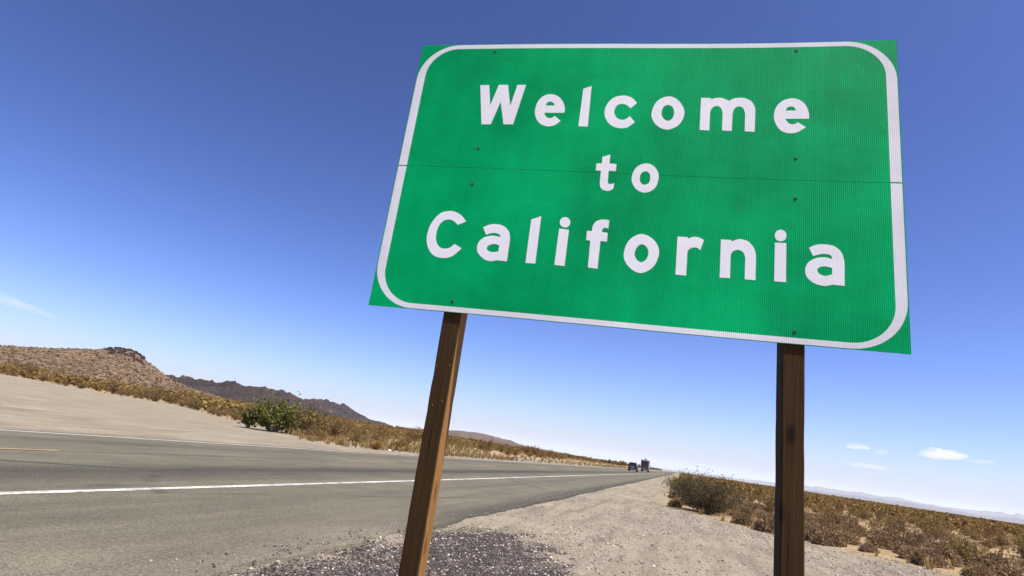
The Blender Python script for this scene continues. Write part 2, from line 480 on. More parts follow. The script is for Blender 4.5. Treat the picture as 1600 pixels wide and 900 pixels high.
hill('hill', [(-50, .8), (-47.5, 1.4), (-46, 1.6), (-44.7, 1.62), (-43.2, 1.34), (-41.9, 1.42), (-40.8, 1.78), (-39.6, 1.66), (-38.6, 1.78), (-37.4, 1.6), (-36.8, 1.66), (-35.8, 1.34), (-35.1, 1.22), (-34.2, .9), (-33, .6), (-31.5, .5), (-30, .2)],
     1500, M['hill_dark'], 'dark rocky hills behind the tan hill', 102, .3, 120, 620, .75, 1 / 75.0, jag=.12)
hill('hill', [(-37, .6), (-35, 1.1), (-33.6, 1.4), (-32.8, 1.5), (-32.0, 1.54), (-31.3, 1.4), (-30.7, 1.0), (-29.8, .72), (-28.5, .5), (-26.5, .25)],
     2100, M['hill_dark'], 'small dark hill farthest right behind the green bush', 103, .2, 80, 300, .7, 1 / 90.0, jag=.1)
hill('hill', [(-27, .2), (-24, .4), (-22, .62), (-20.4, .76), (-19.0, .83), (-17.6, .78), (-16.4, .66), (-15.6, .60), (-15.0, .42), (-14.2, .30), (-12, .22), (-8, .1)],
     2600, M['hill_mid'], 'low reddish brown mesa seen just right of the left post', 104, .25, 60, 300, .25, 1 / 120.0, jag=.12)
hill('mountain', [(-6, .02), (0, .12), (5, .25), (8, .36), (10.3, .46), (11.6, .56), (12.6, .50), (13.8, .56), (15.2, .52), (16.6, .56), (17.8, .46), (19.5, .40), (20.6, .46), (22, .55), (23.2, .62), (24.2, .74), (25.5, .7), (27, .95), (30, .8), (34, .5), (40, .2)],
     20000, M['mountain'], 'far blue mountain range above the plain on the right', 105, .16, 40, 420, .2, 1 / 1500.0, -60, jag=.35)
hill('mountain', [(6, .05), (10, .16), (13, .24), (15, .3), (17.5, .34), (19.5, .28), (21.5, .22), (23.5, .33), (26, .42), (29, .3), (33, .1)],
     13000, M['mountain'], 'lower nearer foothills in front of the far blue mountains', 106, .14, 30, 300, .2, 1 / 900.0, -40, jag=.35)

GLYPHS = [
  ('W', [[(480,332,0),(543,330,0),(574,491,0),(611,329,0),(675,329,0),(713,491,0),(740,329,0),(800,328,0),(752,632,0),(687,633,0),(643,461,0),(600,635,0),(536,636,0)]]),
  ('e', [[(1082,538,0),(1082,504,1),(1064,456,1),(1031,417,1),(985,399,1),(936,409,1),(898,453,1),(886,523,1),(900,580,1),(935,624,1),(987,641,1),(1031,630,1),(1065,598,0),(1023,563,0),(1007,576,1),(986,580,1),(963,567,1),(948,540,0)],[(954,486,0),(961,465,1),(979,455,1),(1002,465,1),(1012,485,0)]]),
  ('l', [[(1188,354,0),(1240,332,0),(1245,636,0),(1185,635,0)]]),
  ('c', [[(1542,454,0),(1514,422,1),(1479,405,1),(1444,401,1),(1397,415,1),(1359,456,1),(1342,516,1),(1352,568,1),(1380,611,1),(1417,634,1),(1458,641,1),(1498,632,1),(1540,594,0),(1504,552,0),(1483,573,1),(1456,580,1),(1424,567,1),(1404,527,1),(1408,495,1),(1423,471,1),(1453,463,1),(1481,473,1),(1505,494,0)]]),
  ('o', [[(1735,401,1),(1798,430,1),(1840,512,1),(1814,601,1),(1743,642,1),(1673,610,1),(1638,535,1),(1666,440,1)],[(1736,463,1),(1766,480,1),(1777,521,1),(1769,560,1),(1742,579,1),(1713,561,1),(1700,524,1),(1709,481,1)]]),
  ('m', [[(1935,407,0),(1992,408,0),(1998,416,0),(2025,407,1),(2057,406,1),(2089,418,1),(2104,427,0),(2127,411,1),(2159,404,1),(2197,407,1),(2236,431,1),(2254,467,1),(2259,494,0),(2259,642,0),(2201,640,0),(2201,518,0),(2190,481,1),(2163,465,1),(2136,484,1),(2127,519,0),(2126,639,0),(2070,638,0),(2069,514,0),(2058,479,1),(2031,463,1),(2003,482,1),(1994,515,0),(1995,639,0),(1937,638,0)]]),
  ('e', [[(2564,548,0),(2560,497,1),(2539,445,1),(2506,416,1),(2466,406,1),(2417,423,1),(2380,466,1),(2366,526,1),(2376,582,1),(2404,628,1),(2438,646,1),(2474,648,1),(2507,636,1),(2546,606,0),(2501,573,0),(2489,583,1),(2470,588,1),(2449,579,1),(2429,550,0)],[(2433,493,0),(2442,472,1),(2462,463,1),(2482,472,1),(2491,492,0)]]),
  ('t', [[(1360,849,0),(1407,831,0),(1407,894,0),(1451,895,0),(1451,944,0),(1407,945,0),(1408,1016,0),(1413,1032,1),(1425,1035,1),(1439,1032,1),(1450,1028,0),(1445,1067,0),(1429,1078,1),(1412,1083,1),(1387,1078,1),(1369,1063,1),(1361,1038,1),(1360,1018,0),(1359,946,0),(1327,945,0),(1327,897,0),(1360,895,0)]]),
  ('o', [[(1630,883,1),(1685,906,1),(1713,969,1),(1695,1048,1),(1638,1082,1),(1580,1057,1),(1551,991,1),(1573,914,1)],[(1630,937,1),(1654,948,1),(1663,981,1),(1657,1015,1),(1632,1029,1),(1609,1017,1),(1600,985,1),(1608,951,1)]]),
  ('C', [[(545,1340,0),(510,1303,1),(467,1280,1),(422,1274,1),(364,1293,1),(318,1358,1),(302,1430,1),(306,1489,1),(336,1553,1),(382,1588,1),(440,1595,1),(494,1578,1),(546,1523,0),(494,1497,0),(470,1522,1),(436,1533,1),(399,1523,1),(370,1485,1),(361,1434,1),(369,1381,1),(395,1344,1),(433,1333,1),(467,1345,1),(494,1367,0)]]),
  ('a', [[(847,1588,0),(780,1586,0),(743,1595,1),(697,1582,1),(656,1546,1),(644,1511,1),(651,1471,1),(681,1440,1),(728,1426,1),(763,1429,1),(784,1432,0),(775,1416,1),(749,1407,1),(715,1411,1),(689,1423,0),(662,1373,0),(696,1355,1),(740,1347,1),(790,1356,1),(829,1387,1),(844,1430,1),(846,1455,0)],[(785,1487,0),(750,1480,1),(720,1490,1),(707,1510,1),(721,1529,1),(751,1534,1),(783,1528,0)]]),
  ('l', [[(962,1302,0),(1022,1276,0),(1024,1589,0),(963,1590,0)]]),
  ('i', [[(1143,1352,0),(1204,1355,0),(1203,1591,0),(1141,1589,0)],[(1207,1306,1),(1200,1331,1),(1179,1343,1),(1155,1334,1),(1142,1310,1),(1149,1284,1),(1171,1273,1),(1195,1282,1)]]),
  ('f', [[(1343,1589,0),(1340,1418,0),(1315,1415,0),(1314,1355,0),(1343,1355,0),(1346,1322,1),(1359,1294,1),(1383,1279,1),(1410,1274,1),(1441,1277,0),(1441,1333,0),(1424,1328,1),(1408,1336,1),(1403,1356,0),(1439,1360,0),(1440,1417,0),(1401,1415,0),(1400,1593,0)]]),
  ('o', [[(1638,1353,1),(1713,1386,1),(1748,1459,1),(1724,1550,1),(1653,1599,1),(1580,1565,1),(1545,1493,1),(1569,1399,1)],[(1645,1418,1),(1675,1435,1),(1687,1470,1),(1678,1510,1),(1648,1532,1),(1620,1513,1),(1608,1480,1),(1619,1439,1)]]),
  ('r', [[(1847,1355,0),(1906,1355,0),(1906,1366,0),(1925,1354,1),(1946,1350,1),(1972,1354,1),(1997,1367,0),(1979,1432,0),(1965,1420,1),(1942,1417,1),(1918,1429,1),(1908,1449,0),(1909,1593,0),(1849,1592,0)]]),
  ('n', [[(2091,1356,0),(2146,1356,0),(2153,1366,0),(2176,1352,1),(2201,1348,1),(2242,1360,1),(2273,1399,1),(2283,1435,1),(2285,1457,0),(2285,1591,0),(2228,1590,0),(2228,1461,0),(2219,1433,1),(2204,1419,1),(2183,1415,1),(2161,1425,1),(2150,1443,1),(2148,1460,0),(2149,1589,0),(2093,1590,0)]]),
  ('i', [[(2384,1357,0),(2445,1357,0),(2445,1590,0),(2384,1590,0)],[(2445,1310,1),(2437,1336,1),(2415,1348,1),(2392,1339,1),(2383,1314,1),(2392,1288,1),(2414,1276,1),(2436,1285,1)]]),
  ('a', [[(2742,1590,0),(2682,1587,0),(2663,1593,1),(2635,1597,1),(2589,1585,1),(2553,1553,1),(2544,1510,1),(2556,1471,1),(2589,1442,1),(2632,1430,1),(2660,1432,1),(2681,1438,0),(2677,1419,1),(2655,1410,1),(2622,1412,1),(2584,1426,0),(2563,1378,0),(2594,1360,1),(2637,1352,1),(2689,1359,1),(2726,1391,1),(2741,1437,1),(2743,1469,0)],[(2681,1490,0),(2645,1483,1),(2617,1491,1),(2605,1508,1),(2617,1529,1),(2645,1539,1),(2680,1528,0)]]),
]

# ------------------------------------------------------------------ the sign
TL = np.array([-1.96503833, 3.24199575, 3.91086288])
SA = np.array([0.99680604, 0.07906938, 0.01121421])       # along the sign, to the right
SB = np.array([-0.0122845, 0.01306269, 0.99983922])       # up the sign
SN = np.cross(SA, SB)                                     # out of its face, to the oncoming traffic
SW, SH = 3.05, 1.939
BASE = TL + SA * 1.52 - SB * 1.94
BASE = np.array([BASE[0], BASE[1], float(gz(BASE[0], BASE[1]))])

_us = np.linspace(-.05, 3.15, 161)
_tilt = np.interp(_us, [0, .5, 1.1, 1.6, 2.0, 2.4, 2.8, 3.1], [.006, -.002, -.016, -.026, -.016, .006, .020, .022])
_bow = np.concatenate([[0], np.cumsum((_tilt[1:] + _tilt[:-1]) / 2 * np.diff(_us))])
_bow -= np.interp(.545, _us, _bow)
_bow -= (_us - .545) * np.interp(2.492, _us, _bow) / (2.492 - .545) * .5

def bow(u, v):
    u = np.asarray(u, float); v = np.asarray(v, float)
    ripple = .0022 * (fbm(u * 1.6, v * 1.1, 201, 2) - .5)
    return np.interp(u, _us, _bow) + ripple

def sp(u, v, d=0.0):
    """sign coordinates (metres right, metres down, metres out) -> local to the sign's base"""
    u = np.asarray(u, float); v = np.asarray(v, float); d = np.asarray(d, float) + bow(u, v)
    return (TL - BASE) + u[..., None] * SA - v[..., None] * SB + d[..., None] * SN

def sheeting(name, c1, c2, cscr, rib, fadeamt=.06):
    t = NT(name)
    uvn = t.n('ShaderNodeAttribute', attribute_name='signuv').outputs['Vector']
    sx = t.n('ShaderNodeSeparateXYZ'); t.l(uvn, sx.inputs[0])
    # fine vertical ribs of the prismatic sheeting
    w = t.n('ShaderNodeTexWave', wave_type='BANDS', bands_direction='X'); t.l(uvn, w.inputs['Vector'])
    w.inputs['Scale'].default_value = 30.0; w.inputs['Distortion'].default_value = .25; w.inputs['Detail'].default_value = 2; w.inputs['Detail Scale'].default_value = 3
    big = t.noise(1.6, 5, .6, t.map((1, 1.6, 1), co=uvn)); mid = t.noise(9, 5, .65, t.map((.25, 2.5, 1), co=uvn))
    c = t.mix(t.ramp(big, .3, .7), c1, c2)
    fade = t.noise(.9, 4, .55, t.map((1.2, .8, 1), co=uvn)); band = t.noise(1.0, 5, .6, t.map((9, .7, 1), co=uvn))
    c = t.mix(.9, c, t.ramp(fade, .3, .7, 1 - 1.2 * fadeamt, 1 + fadeamt), 'MULTIPLY')
    c = t.mix(.8, c, t.ramp(band, .3, .7, 1 - .4 * fadeamt, 1 + .3 * fadeamt), 'MULTIPLY')
    c = t.mix(rib, c, t.ramp(w.outputs['Fac'], 0, 1, .62, 1.25), 'MULTIPLY')
    c = t.mix(t.ramp(mid, .62, .8, 0, .25), c, cscr)
    scr = t.noise(6, 6, .8, t.map((.6, 22, 1), (0, 0, math.radians(4)), co=uvn), 1.0)
    c = t.mix(t.ramp(scr, .68, .78, 0, .6), c, cscr)
    t.col(c); t.rough(t.ramp(mid, .3, .7, .45, .6)); t.b.inputs['Specular IOR Level'].default_value = .05
    t.bump(t.math('ADD', t.math('MULTIPLY', w.outputs['Fac'], .25), t.noise(14, 4, .6, uvn)), .25, .004)
    return t.m

M['green_sheet'] = sheeting('green_reflective_sheeting', SIGN_G1, SIGN_G2, (.02, .52, .24), .8, .24)
M['white_sheet'] = sheeting('white_reflective_sheeting', (.93, .90, .86), (.95, .93, .89), (.86, .84, .80), .16)
M['border_sheet'] = sheeting('weathered_white_sheeting', (.78, .76, .73), (.90, .88, .85), (.60, .59, .57), .25)
M['alu'] = plain('bare_aluminium', (.45, .45, .46), .45, .5, .7, .15, 12)
M['edge_alu'] = plain('dull_dark_panel_edge', (.01, .10, .055), .7, .2, 0, .2, 12)
M['bolt'] = plain('dark_bolt_head', (.02, .07, .045), .6, .3, .0, .2, 90)

def signuv(me, uv):
    a = me.attributes.new('signuv', 'FLOAT_VECTOR', 'POINT')
    a.data.foreach_set('vector', np.concatenate([uv, np.zeros((len(uv), 1))], 1).astype(np.float32).ravel())

sign = obj('highway_sign', None, None, BASE)
sign.empty_display_size = .3
tag(sign, 'large green metal sign reading Welcome to California on two wooden posts', 'road sign')

def panel(v0, v1, d):
    us = np.linspace(0, SW, 97); vs = np.linspace(v0, v1, 25)
    U, Vv = np.meshgrid(us, vs); n0 = U.size
    jag = np.zeros_like(U)
    P = sp(U, Vv, d); Pb = sp(U, Vv, d - .005)
    ii = np.arange(n0).reshape(U.shape)
    f = np.stack([ii[:-1, :-1], ii[1:, :-1], ii[1:, 1:], ii[:-1, 1:]], -1).reshape(-1, 4)
    rim = np.concatenate([ii[0, :], ii[1:, -1], ii[-1, -2::-1], ii[-2:0:-1, 0]]); nr_ = len(rim)
    A_, B_ = P.reshape(-1, 3), Pb.reshape(-1, 3)
    q0 = 2 * n0 + np.arange(nr_); q1 = np.roll(q0, -1)
    F = np.concatenate([f, f[:, ::-1] + n0, np.stack([q0, q1, q1 + nr_, q0 + nr_], 1)])
    idx = np.concatenate([np.zeros(len(f)), np.ones(len(f)), np.full(nr_, 2)])
    V = np.concatenate([A_, B_, A_[rim], B_[rim]])
    me = mesh('panel', V, F, (M['green_sheet'], M['alu'], M['edge_alu']), smooth=False, mat_idx=idx)
    uv0 = np.stack([U.ravel(), Vv.ravel()], 1)
    signuv(me, np.concatenate([uv0, uv0, uv0[rim], uv0[rim]]))
    sm = np.zeros(len(me.polygons), bool); sm[:len(f)] = True
    me.polygons.foreach_set('use_smooth', sm)
    return obj('panel', me, sign)

SEAM = .9595
panel(0, SEAM - .0006, 0.0)['label'] = 'upper green panel of the sign'
panel(SEAM + .0006, SH, -.0003)['label'] = 'lower green panel of the sign'

def strip_part(name, path_out, path_in, d, th, m):
    """a thin band between two open outlines on the sign's face"""
    po, pi_ = np.array(path_out), np.array(path_in); n = len(po)
    uv = np.concatenate([po, pi_])
    top = sp(uv[:, 0], uv[:, 1], d + th); bot = sp(uv[:, 0], uv[:, 1], d)
    V = np.concatenate([top, bot]); k = np.arange(n - 1); o2 = 2 * n
    F = np.concatenate([np.stack([k, k + n, k + n + 1, k + 1], 1), np.stack([k, k + 1, k + 1 + o2, k + o2], 1),
                        np.stack([k + n + 1, k + n, k + n + o2, k + n + 1 + o2], 1)])
    me = mesh(name, V, F, (m,)); signuv(me, np.tile(uv, (2, 1)))
    return obj(name, me, sign)

def rounded(inset, rad, top):
    x0, x1, y0, y1 = inset, SW - inset, inset * .55, SH - inset * .55
    pts = []
    def arc(cx, cy, a0, a1, n=18):
        for k in range(n + 1):
            a = math.radians(a0 + (a1 - a0) * k / n); pts.append((cx + rad * math.cos(a), cy + rad * math.sin(a)))
    def seg(p, q, n):
        for k in range(1, n): pts.append((p[0] + (q[0] - p[0]) * k / n, p[1] + (q[1] - p[1]) * k / n))
    if top:
        pts.append((x0, SEAM - .004)); seg((x0, SEAM - .004), (x0, y0 + rad), 8); arc(x0 + rad, y0 + rad, 180, 270)
        seg((x0 + rad, y0), (x1 - rad, y0), 40); arc(x1 - rad, y0 + rad, 270, 360); seg((x1, y0 + rad), (x1, SEAM - .004), 8); pts.append((x1, SEAM - .004))
    else:
        pts.append((x1, SEAM + .004)); seg((x1, SEAM + .004), (x1, y1 - rad), 8); arc(x1 - rad, y1 - rad, 0, 90)
        seg((x1 - rad, y1), (x0 + rad, y1), 40); arc(x0 + rad, y1 - rad, 90, 180); seg((x0, y1 - rad), (x0, SEAM + .004), 8); pts.append((x0, SEAM + .004))
    return pts
for top in (True, False):
    b = strip_part('border', rounded(.006, .278, top), rounded(.064, .220, top), .00005 if top else -.00025, .0003, M['border_sheet'])
    b['label'] = 'white rounded border strip along the %s half of the sign' % ('upper' if top else 'lower')

def smooth_contour(ct):
    n = len(ct); P = np.array([(x / 1000., y / 1000.) for x, y, f in ct]); out = []
    for i in range(n):
        j = (i + 1) % n
        out.append(P[i])
        if ct[i][2] or ct[j][2]:
            p0 = P[i - 1] if ct[i][2] else P[i] - (P[j] - P[i]) * .5
            p3 = P[(j + 1) % n] if ct[j][2] else P[j] + (P[j] - P[i]) * .5
            for s in (.2, .4, .6, .8):
                out.append(.5 * (2 * P[i] + (P[j] - p0) * s + (2 * p0 - 5 * P[i] + 4 * P[j] - p3) * s * s + (3 * P[i] - p0 - 3 * P[j] + p3) * s ** 3))
    return np.array(out)

def letter(ch, contours):
    cu = bpy.data.curves.new('letter', 'CURVE'); cu.dimensions = '2D'; cu.fill_mode = 'BOTH'; cu.extrude = .0009
    for ct in contours:
        pts = smooth_contour(ct)
        s = cu.splines.new('POLY'); s.points.add(len(pts) - 1); s.use_cyclic_u = True
        for p, q in zip(s.points, pts): p.co = (q[0], q[1], 0, 1)
    tmp = bpy.data.objects.new('tmp', cu); COL.objects.link(tmp)
    dg = bpy.context.evaluated_depsgraph_get()
    me = bpy.data.meshes.new_from_object(tmp.evaluated_get(dg))
    bpy.data.objects.remove(tmp); bpy.data.curves.remove(cu)
    me.name = 'letter'
    import bmesh
    bm = bmesh.new(); bm.from_mesh(me); bmesh.ops.remove_doubles(bm, verts=bm.verts, dist=1e-5); bmesh.ops.triangulate(bm, faces=bm.faces)
    for _ in range(3):
        le = [e for e in bm.edges if e.calc_length() > .045]
        if le: bmesh.ops.subdivide_edges(bm, edges=le, cuts=1); bmesh.ops.triangulate(bm, faces=bm.faces)
    bm.to_mesh(me); bm.free()
    n = len(me.vertices); co = np.zeros(n * 3, np.float32); me.vertices.foreach_get('co', co); co = co.reshape(-1, 3)
    P = sp(co[:, 0], co[:, 1], np.where(co[:, 2] > 0, .00032, .00005))
    me.vertices.foreach_set('co', P.astype(np.float32).ravel())
    bm = bmesh.new(); bm.from_mesh(me); bmesh.ops.recalc_face_normals(bm, faces=bm.faces)
    bm.to_mesh(me)
    inv = np.array([(Vector(v.co)) for v in bm.verts]); bm.free()
    rel = inv - (TL - BASE)
    signuv(me, np.stack([rel @ SA, -(rel @ SB)], 1))
    me.polygons.foreach_set('use_smooth', np.zeros(len(me.polygons), bool))
    me.materials.clear(); me.materials.append(M['white_sheet'])
    o = obj('letter', me, sign)
    o['label'] = 'white letter %s' % ch
    return o
for ch, cs in GLYPHS:
    letter(ch, cs)

# bolts in shallow dimples, through to the posts
for u in (.545, 2.492):
    for v in (.060, .817, 1.076, 1.870):
        k = 10; a = np.arange(k) * 2 * math.pi / k
        ring = lambda r, d: sp(u + r * np.cos(a), v + r * np.sin(a), np.full(k, d))
        V = np.concatenate([ring(.0105, .0004), ring(.0098, .0012), ring(.0070, .0014), ring(.0062, .0024), sp(np.array([u]), np.array([v]), np.array([.0027]))])
        F = []
        for q in range(3): F += [(q * k + i, q * k + (i + 1) % k, (q + 1) * k + (i + 1) % k, (q + 1) * k + i)[::-1] for i in range(k)]
        F += [(3 * k + (i + 1) % k, 3 * k + i, 4 * k)[::-1] for i in range(k)]
        obj('bolt', mesh('bolt', V, F, (M['bolt'],)), sign)

# posts
def wood(name, c1, c2, c3):
    t = NT(name)
    g = t.noise(1.0, 6, .6, t.map((55, 55, 1.3)), .6); g2 = t.noise(1.0, 4, .6, t.map((150, 150, 3.0)))
    big = t.noise(2.2, 4)
    c = t.mix(t.ramp(g, .3, .7), c1, c2)
    c = t.mix(t.ramp(g2, .55, .75, 0, .7), c, c3)
    c = t.mix(t.ramp(big, .5, .75, 0, .5), c, c1)
    kn = t.voro(1.0, t.map((6, 6, 2.6)))
    c = t.mix(t.ramp(kn, .08, .20, .9, 0), c, c3)
    crk = t.noise(1.0, 5, .7, t.map((70, 70, .55)))
    c = t.mix(t.ramp(crk, .62, .68, 0, .85), c, tuple(v * .3 for v in c3))
    t.col(c); t.rough(.85); t.b.inputs['Specular IOR Level'].default_value = .15
    t.bump(t.math('ADD', g, g2), .6, .004)
    return t.m
M['wood_shade_tone'] = wood('shade_toned_wood', (.064, .034, .0095), (.038, .020, .0055), (.011, .006, .0025))  # front, back and left faces: shade painted in as a darker wood colour
M['wood_sun_tone'] = wood('sun_toned_wood', (.26, .13, .036), (.205, .10, .028), (.10, .047, .015))  # right face: sunlight painted in as a paler wood colour

def post(u0, u1, label, seed):
    d0, d1 = -.0095, -.150                      # front and back of the post behind the panel
    top = .03; bot = (TL[2] + .35) / SB[2]
    vs = np.concatenate([np.linspace(top, bot, 60)])
    ch = .006
    prof = [(u0 + ch, d0), (u1 - ch, d0), (u1, d0 - ch), (u1, d1 + ch), (u1 - ch, d1), (u0 + ch, d1), (u0, d1 + ch), (u0, d0 - ch)]
    n = len(prof); V = []
    bo = float(np.interp((u0 + u1) / 2, _us, _bow))
    for j, v in enumerate(vs):
        for i, (u, d) in enumerate(prof):
            w = .0022 * (vnoise(np.array([v * 3.0]), np.array([i * 3.7]), seed)[0] - .5)
            chip = -.004 * max(0, vnoise(np.array([v * 9.0]), np.array([i * 1.3]), seed + 5)[0] - .72) * 3
            V.append((TL - BASE) + (u + w + (chip if u > (u0 + u1) / 2 else -chip)) * SA - v * SB + (d + bo + w) * SN)
    F = []; idx = []
    for j in range(len(vs) - 1):
        for i in range(n):
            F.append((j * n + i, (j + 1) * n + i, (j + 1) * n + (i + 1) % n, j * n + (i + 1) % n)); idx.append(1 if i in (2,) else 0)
    F.append(tuple(range(n))); idx.append(0)
    F.append(tuple(range((len(vs) - 1) * n, len(vs) * n))[::-1]); idx.append(0)
    me = mesh('post', V, F, (M['wood_shade_tone'], M['wood_sun_tone']), mat_idx=idx)
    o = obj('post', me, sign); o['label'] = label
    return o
p_left = post(.497, .610, 'left wooden post with its sunlit side painted paler', 211)
post(2.434, 2.547, 'right wooden post, dark brown with shade painted in', 212)
# small nails and staples left in the left post
for (v, u) in ((2.26, .592), (2.27, .512), (2.47, .583), (2.50, .528)):
    bo = float(np.interp(.55, _us, _bow))
    c = (TL - BASE) + u * SA - v * SB + (-.0085 + bo) * SN
    k = 6; a = np.arange(k) * math.pi / 3
    V = [c + .0028 * math.cos(q) * SA + .0028 * math.sin(q) * SB for q in a] + [c + .004 * SN]
    obj('nail', mesh('nail', V, [(i, (i + 1) % k, k) for i in range(k)], (M['alu'],)), p_left)

# ------------------------------------------------------------------ stones
_phi = (1 + 5 ** .5) / 2
ICO_V = np.array([(-1, _phi, 0), (1, _phi, 0), (-1, -_phi, 0), (1, -_phi, 0), (0, -1, _phi), (0, 1, _phi), (0, -1, -_phi), (0, 1, -_phi), (_phi, 0, -1), (_phi, 0, 1), (-_phi, 0, -1), (-_phi, 0, 1)]) / math.hypot(1, _phi)
ICO_F = np.array([(0, 11, 5), (0, 5, 1), (0, 1, 7), (0, 7, 10), (0, 10, 11), (1, 5, 9), (5, 11, 4), (11, 10, 2), (10, 7, 6), (7, 1, 8), (3, 9, 4), (3, 4, 2), (3, 2, 6), (3, 6, 8), (3, 8, 9), (4, 9, 5), (2, 4, 11), (6, 2, 10), (8, 6, 7), (9, 8, 1)])

def stones(name, X, Y, S, m, seed, label, zoff=.25):
    rng = np.random.default_rng(seed); n = len(X)
    V = ICO_V[None] * (1 + .55 * (rng.random((n, 12, 1)) - .5))
    V = V * (S[:, None] * (.7 + .6 * rng.random((n, 3))) * np.array([1, 1, .72]))[:, None, :]
    a = rng.random(n) * 6.283; c, s = np.cos(a), np.sin(a)
    x = V[..., 0] * c[:, None] - V[..., 1] * s[:, None]; y = V[..., 0] * s[:, None] + V[..., 1] * c[:, None]
    onroad = X < ROAD_R - .02
    Z = np.where(onroad, road_z(X), gz(X, Y)) + S * zoff
    P = np.stack([x + X[:, None], y + Y[:, None], V[..., 2] + Z[:, None]], -1).reshape(-1, 3)
    F = (ICO_F[None] + 12 * np.arange(n)[:, None, None]).reshape(-1, 3)
    return tag(obj(name, mesh(name, P, F, (m,))), label, 'gravel', None, 'stuff')

def stone_mat(name, ramp_cols):
    t = NT(name)
    gi = t.n('ShaderNodeNewGeometry'); cr = t.n('ShaderNodeValToRGB'); cr.color_ramp.interpolation = 'CONSTANT'
    el = cr.color_ramp.elements; el[0].position = 0; el[0].color = ramp_cols[0][1] + (1,)
    el[1].position = ramp_cols[1][0]; el[1].color = ramp_cols[1][1] + (1,)
    for p, c in ramp_cols[2:]: e = el.new(p); e.color = c + (1,)
    t.l(gi.outputs['Random Per Island'], cr.inputs[0])
    t.col(t.mix(.5, cr.outputs[0], t.ramp(t.noise(120, 3), .3, .7, .7, 1.3), 'MULTIPLY')); t.rough(.8)
    t.b.inputs['Specular IOR Level'].default_value = .3
    return t.m
M['dark_stone'] = stone_mat('dark_gravel_stones', [(0, (.024, .021, .020)), (.28, (.042, .034, .031)), (.5, (.066, .051, .045)), (.68, (.028, .023, .022)), (.80, (.10, .074, .062)), (.90, (.19, .155, .135)), (.955, (.40, .36, .32))])
M['pale_stone'] = stone_mat('pale_gravel_stones', [(0, (.22, .18, .15)), (.3, (.29, .245, .21)), (.55, (.17, .14, .12)), (.72, (.34, .29, .25)), (.84, (.11, .09, .08)), (.92, (.25, .17, .13)), (.97, (.46, .42, .38))])

def vis_ground(n, x0, x1, y0, y1, rng, ymin_power=1.0):
    X = x0 + (x1 - x0) * rng.random(n); Y = y0 + (y1 - y0) * rng.random(n) ** ymin_power
    P = np.stack([X, Y, 0 * X - EYE], 1)
    d = P @ np.array(CF); px = (P @ np.array(CR)) / d * 924.4 + 800; py = 450 - (P @ np.array(CU)) / d * 924.4
    k = (d > .1) & (px > -60) & (px < 1660) & (py < 960)
    return X[k], Y[k]
rng = np.random.default_rng(301)
X, Y = vis_ground(260000, -4.6, 1.2, 3.2, 11.2, rng)
k = rng.random(len(X)) < patch_w(X, Y) * np.where(X < ROAD_R, .45, 1.0)
X, Y = X[k][:52000], Y[k][:52000]
stones('dark_gravel', X, Y, .0038 + .011 * rng.random(len(X)) ** 3.0, M['dark_stone'], 302, 'dark crushed gravel strewn beside the pavement under the sign')
X, Y = vis_ground(70000, -3.9, 6.5, 3.2, 22, rng, 1.5)
k = rng.random(len(X)) < (1 - .75 * patch_w(X, Y)) * np.where(X < ROAD_R - .05, .5, 1) * (right_limit(X, Y) < .6) * (.35 + .65 * sstep(fbm(X * .7, Y * .35, 305), .42, .6))
X, Y = X[k][:26000], Y[k][:26000]
stones('pale_gravel', X, Y, (.004 + .020 * rng.random(len(X)) ** 5.0) * np.where(X < ROAD_R, .55, 1), M['pale_stone'], 303, 'loose pale pebbles scattered over the sandy near shoulder')
X, Y = vis_ground(9000, -40, -14.9, 6, 46, rng)
k = (left_limit(X, Y) < 1)
stones('pale_gravel', X[k], Y[k], .012 + .02 * rng.random(k.sum()) ** 3, M['pale_stone'], 304, 'loose pebbles on the sandy far shoulder')

# ------------------------------------------------------------------ plants
def tube(P, r0, r1, sides=3):
    """a tapering twig along points P"""
    P = np.asarray(P); n = len(P)
    t = np.gradient(P, axis=0); t /= np.linalg.norm(t, axis=1)[:, None] + 1e-9
    ref = np.where(np.abs(t[:, 2:3]) > .9, np.array([[1., 0, 0]]), np.array([[0, 0, 1.]]))
    a = np.cross(t, ref); a /= np.linalg.norm(a, axis=1)[:, None] + 1e-9; b = np.cross(t, a)
    r = np.linspace(r0, r1, n)[:, None]
    V = np.concatenate([P + r * (a * math.cos(2 * math.pi * k / sides) + b * math.sin(2 * math.pi * k / sides)) for k in range(sides)])
    i = np.arange(n - 1)
    F = np.concatenate([np.stack([k * n + i, ((k + 1) % sides) * n + i, ((k + 1) % sides) * n + i + 1, k * n + i + 1], 1) for k in range(sides)])
    return V, F

def join(parts):
    V = []; F = []; b = 0
    for v, f in parts:
        V.append(v); F.append(f + b); b += len(v)
    return np.concatenate(V), np.concatenate(F)

def leaves(C, size, rng, aspect=.55, up=.3):
    n = len(C)
    d = rng.normal(size=(n, 3)); d[:, 2] += up; d /= np.linalg.norm(d, axis=1)[:, None]
    e = np.cross(d, rng.normal(size=(n, 3))); e /= np.linalg.norm(e, axis=1)[:, None] + 1e-9
    s = (size * (.6 + .8 * rng.random(n)))[:, None]
    V = np.stack([C - d * s * .5, C + e * s * aspect * .5, C + d * s * .5, C - e * s * aspect * .5], 1).reshape(-1, 3)
    return V, np.arange(4 * n).reshape(n, 4)

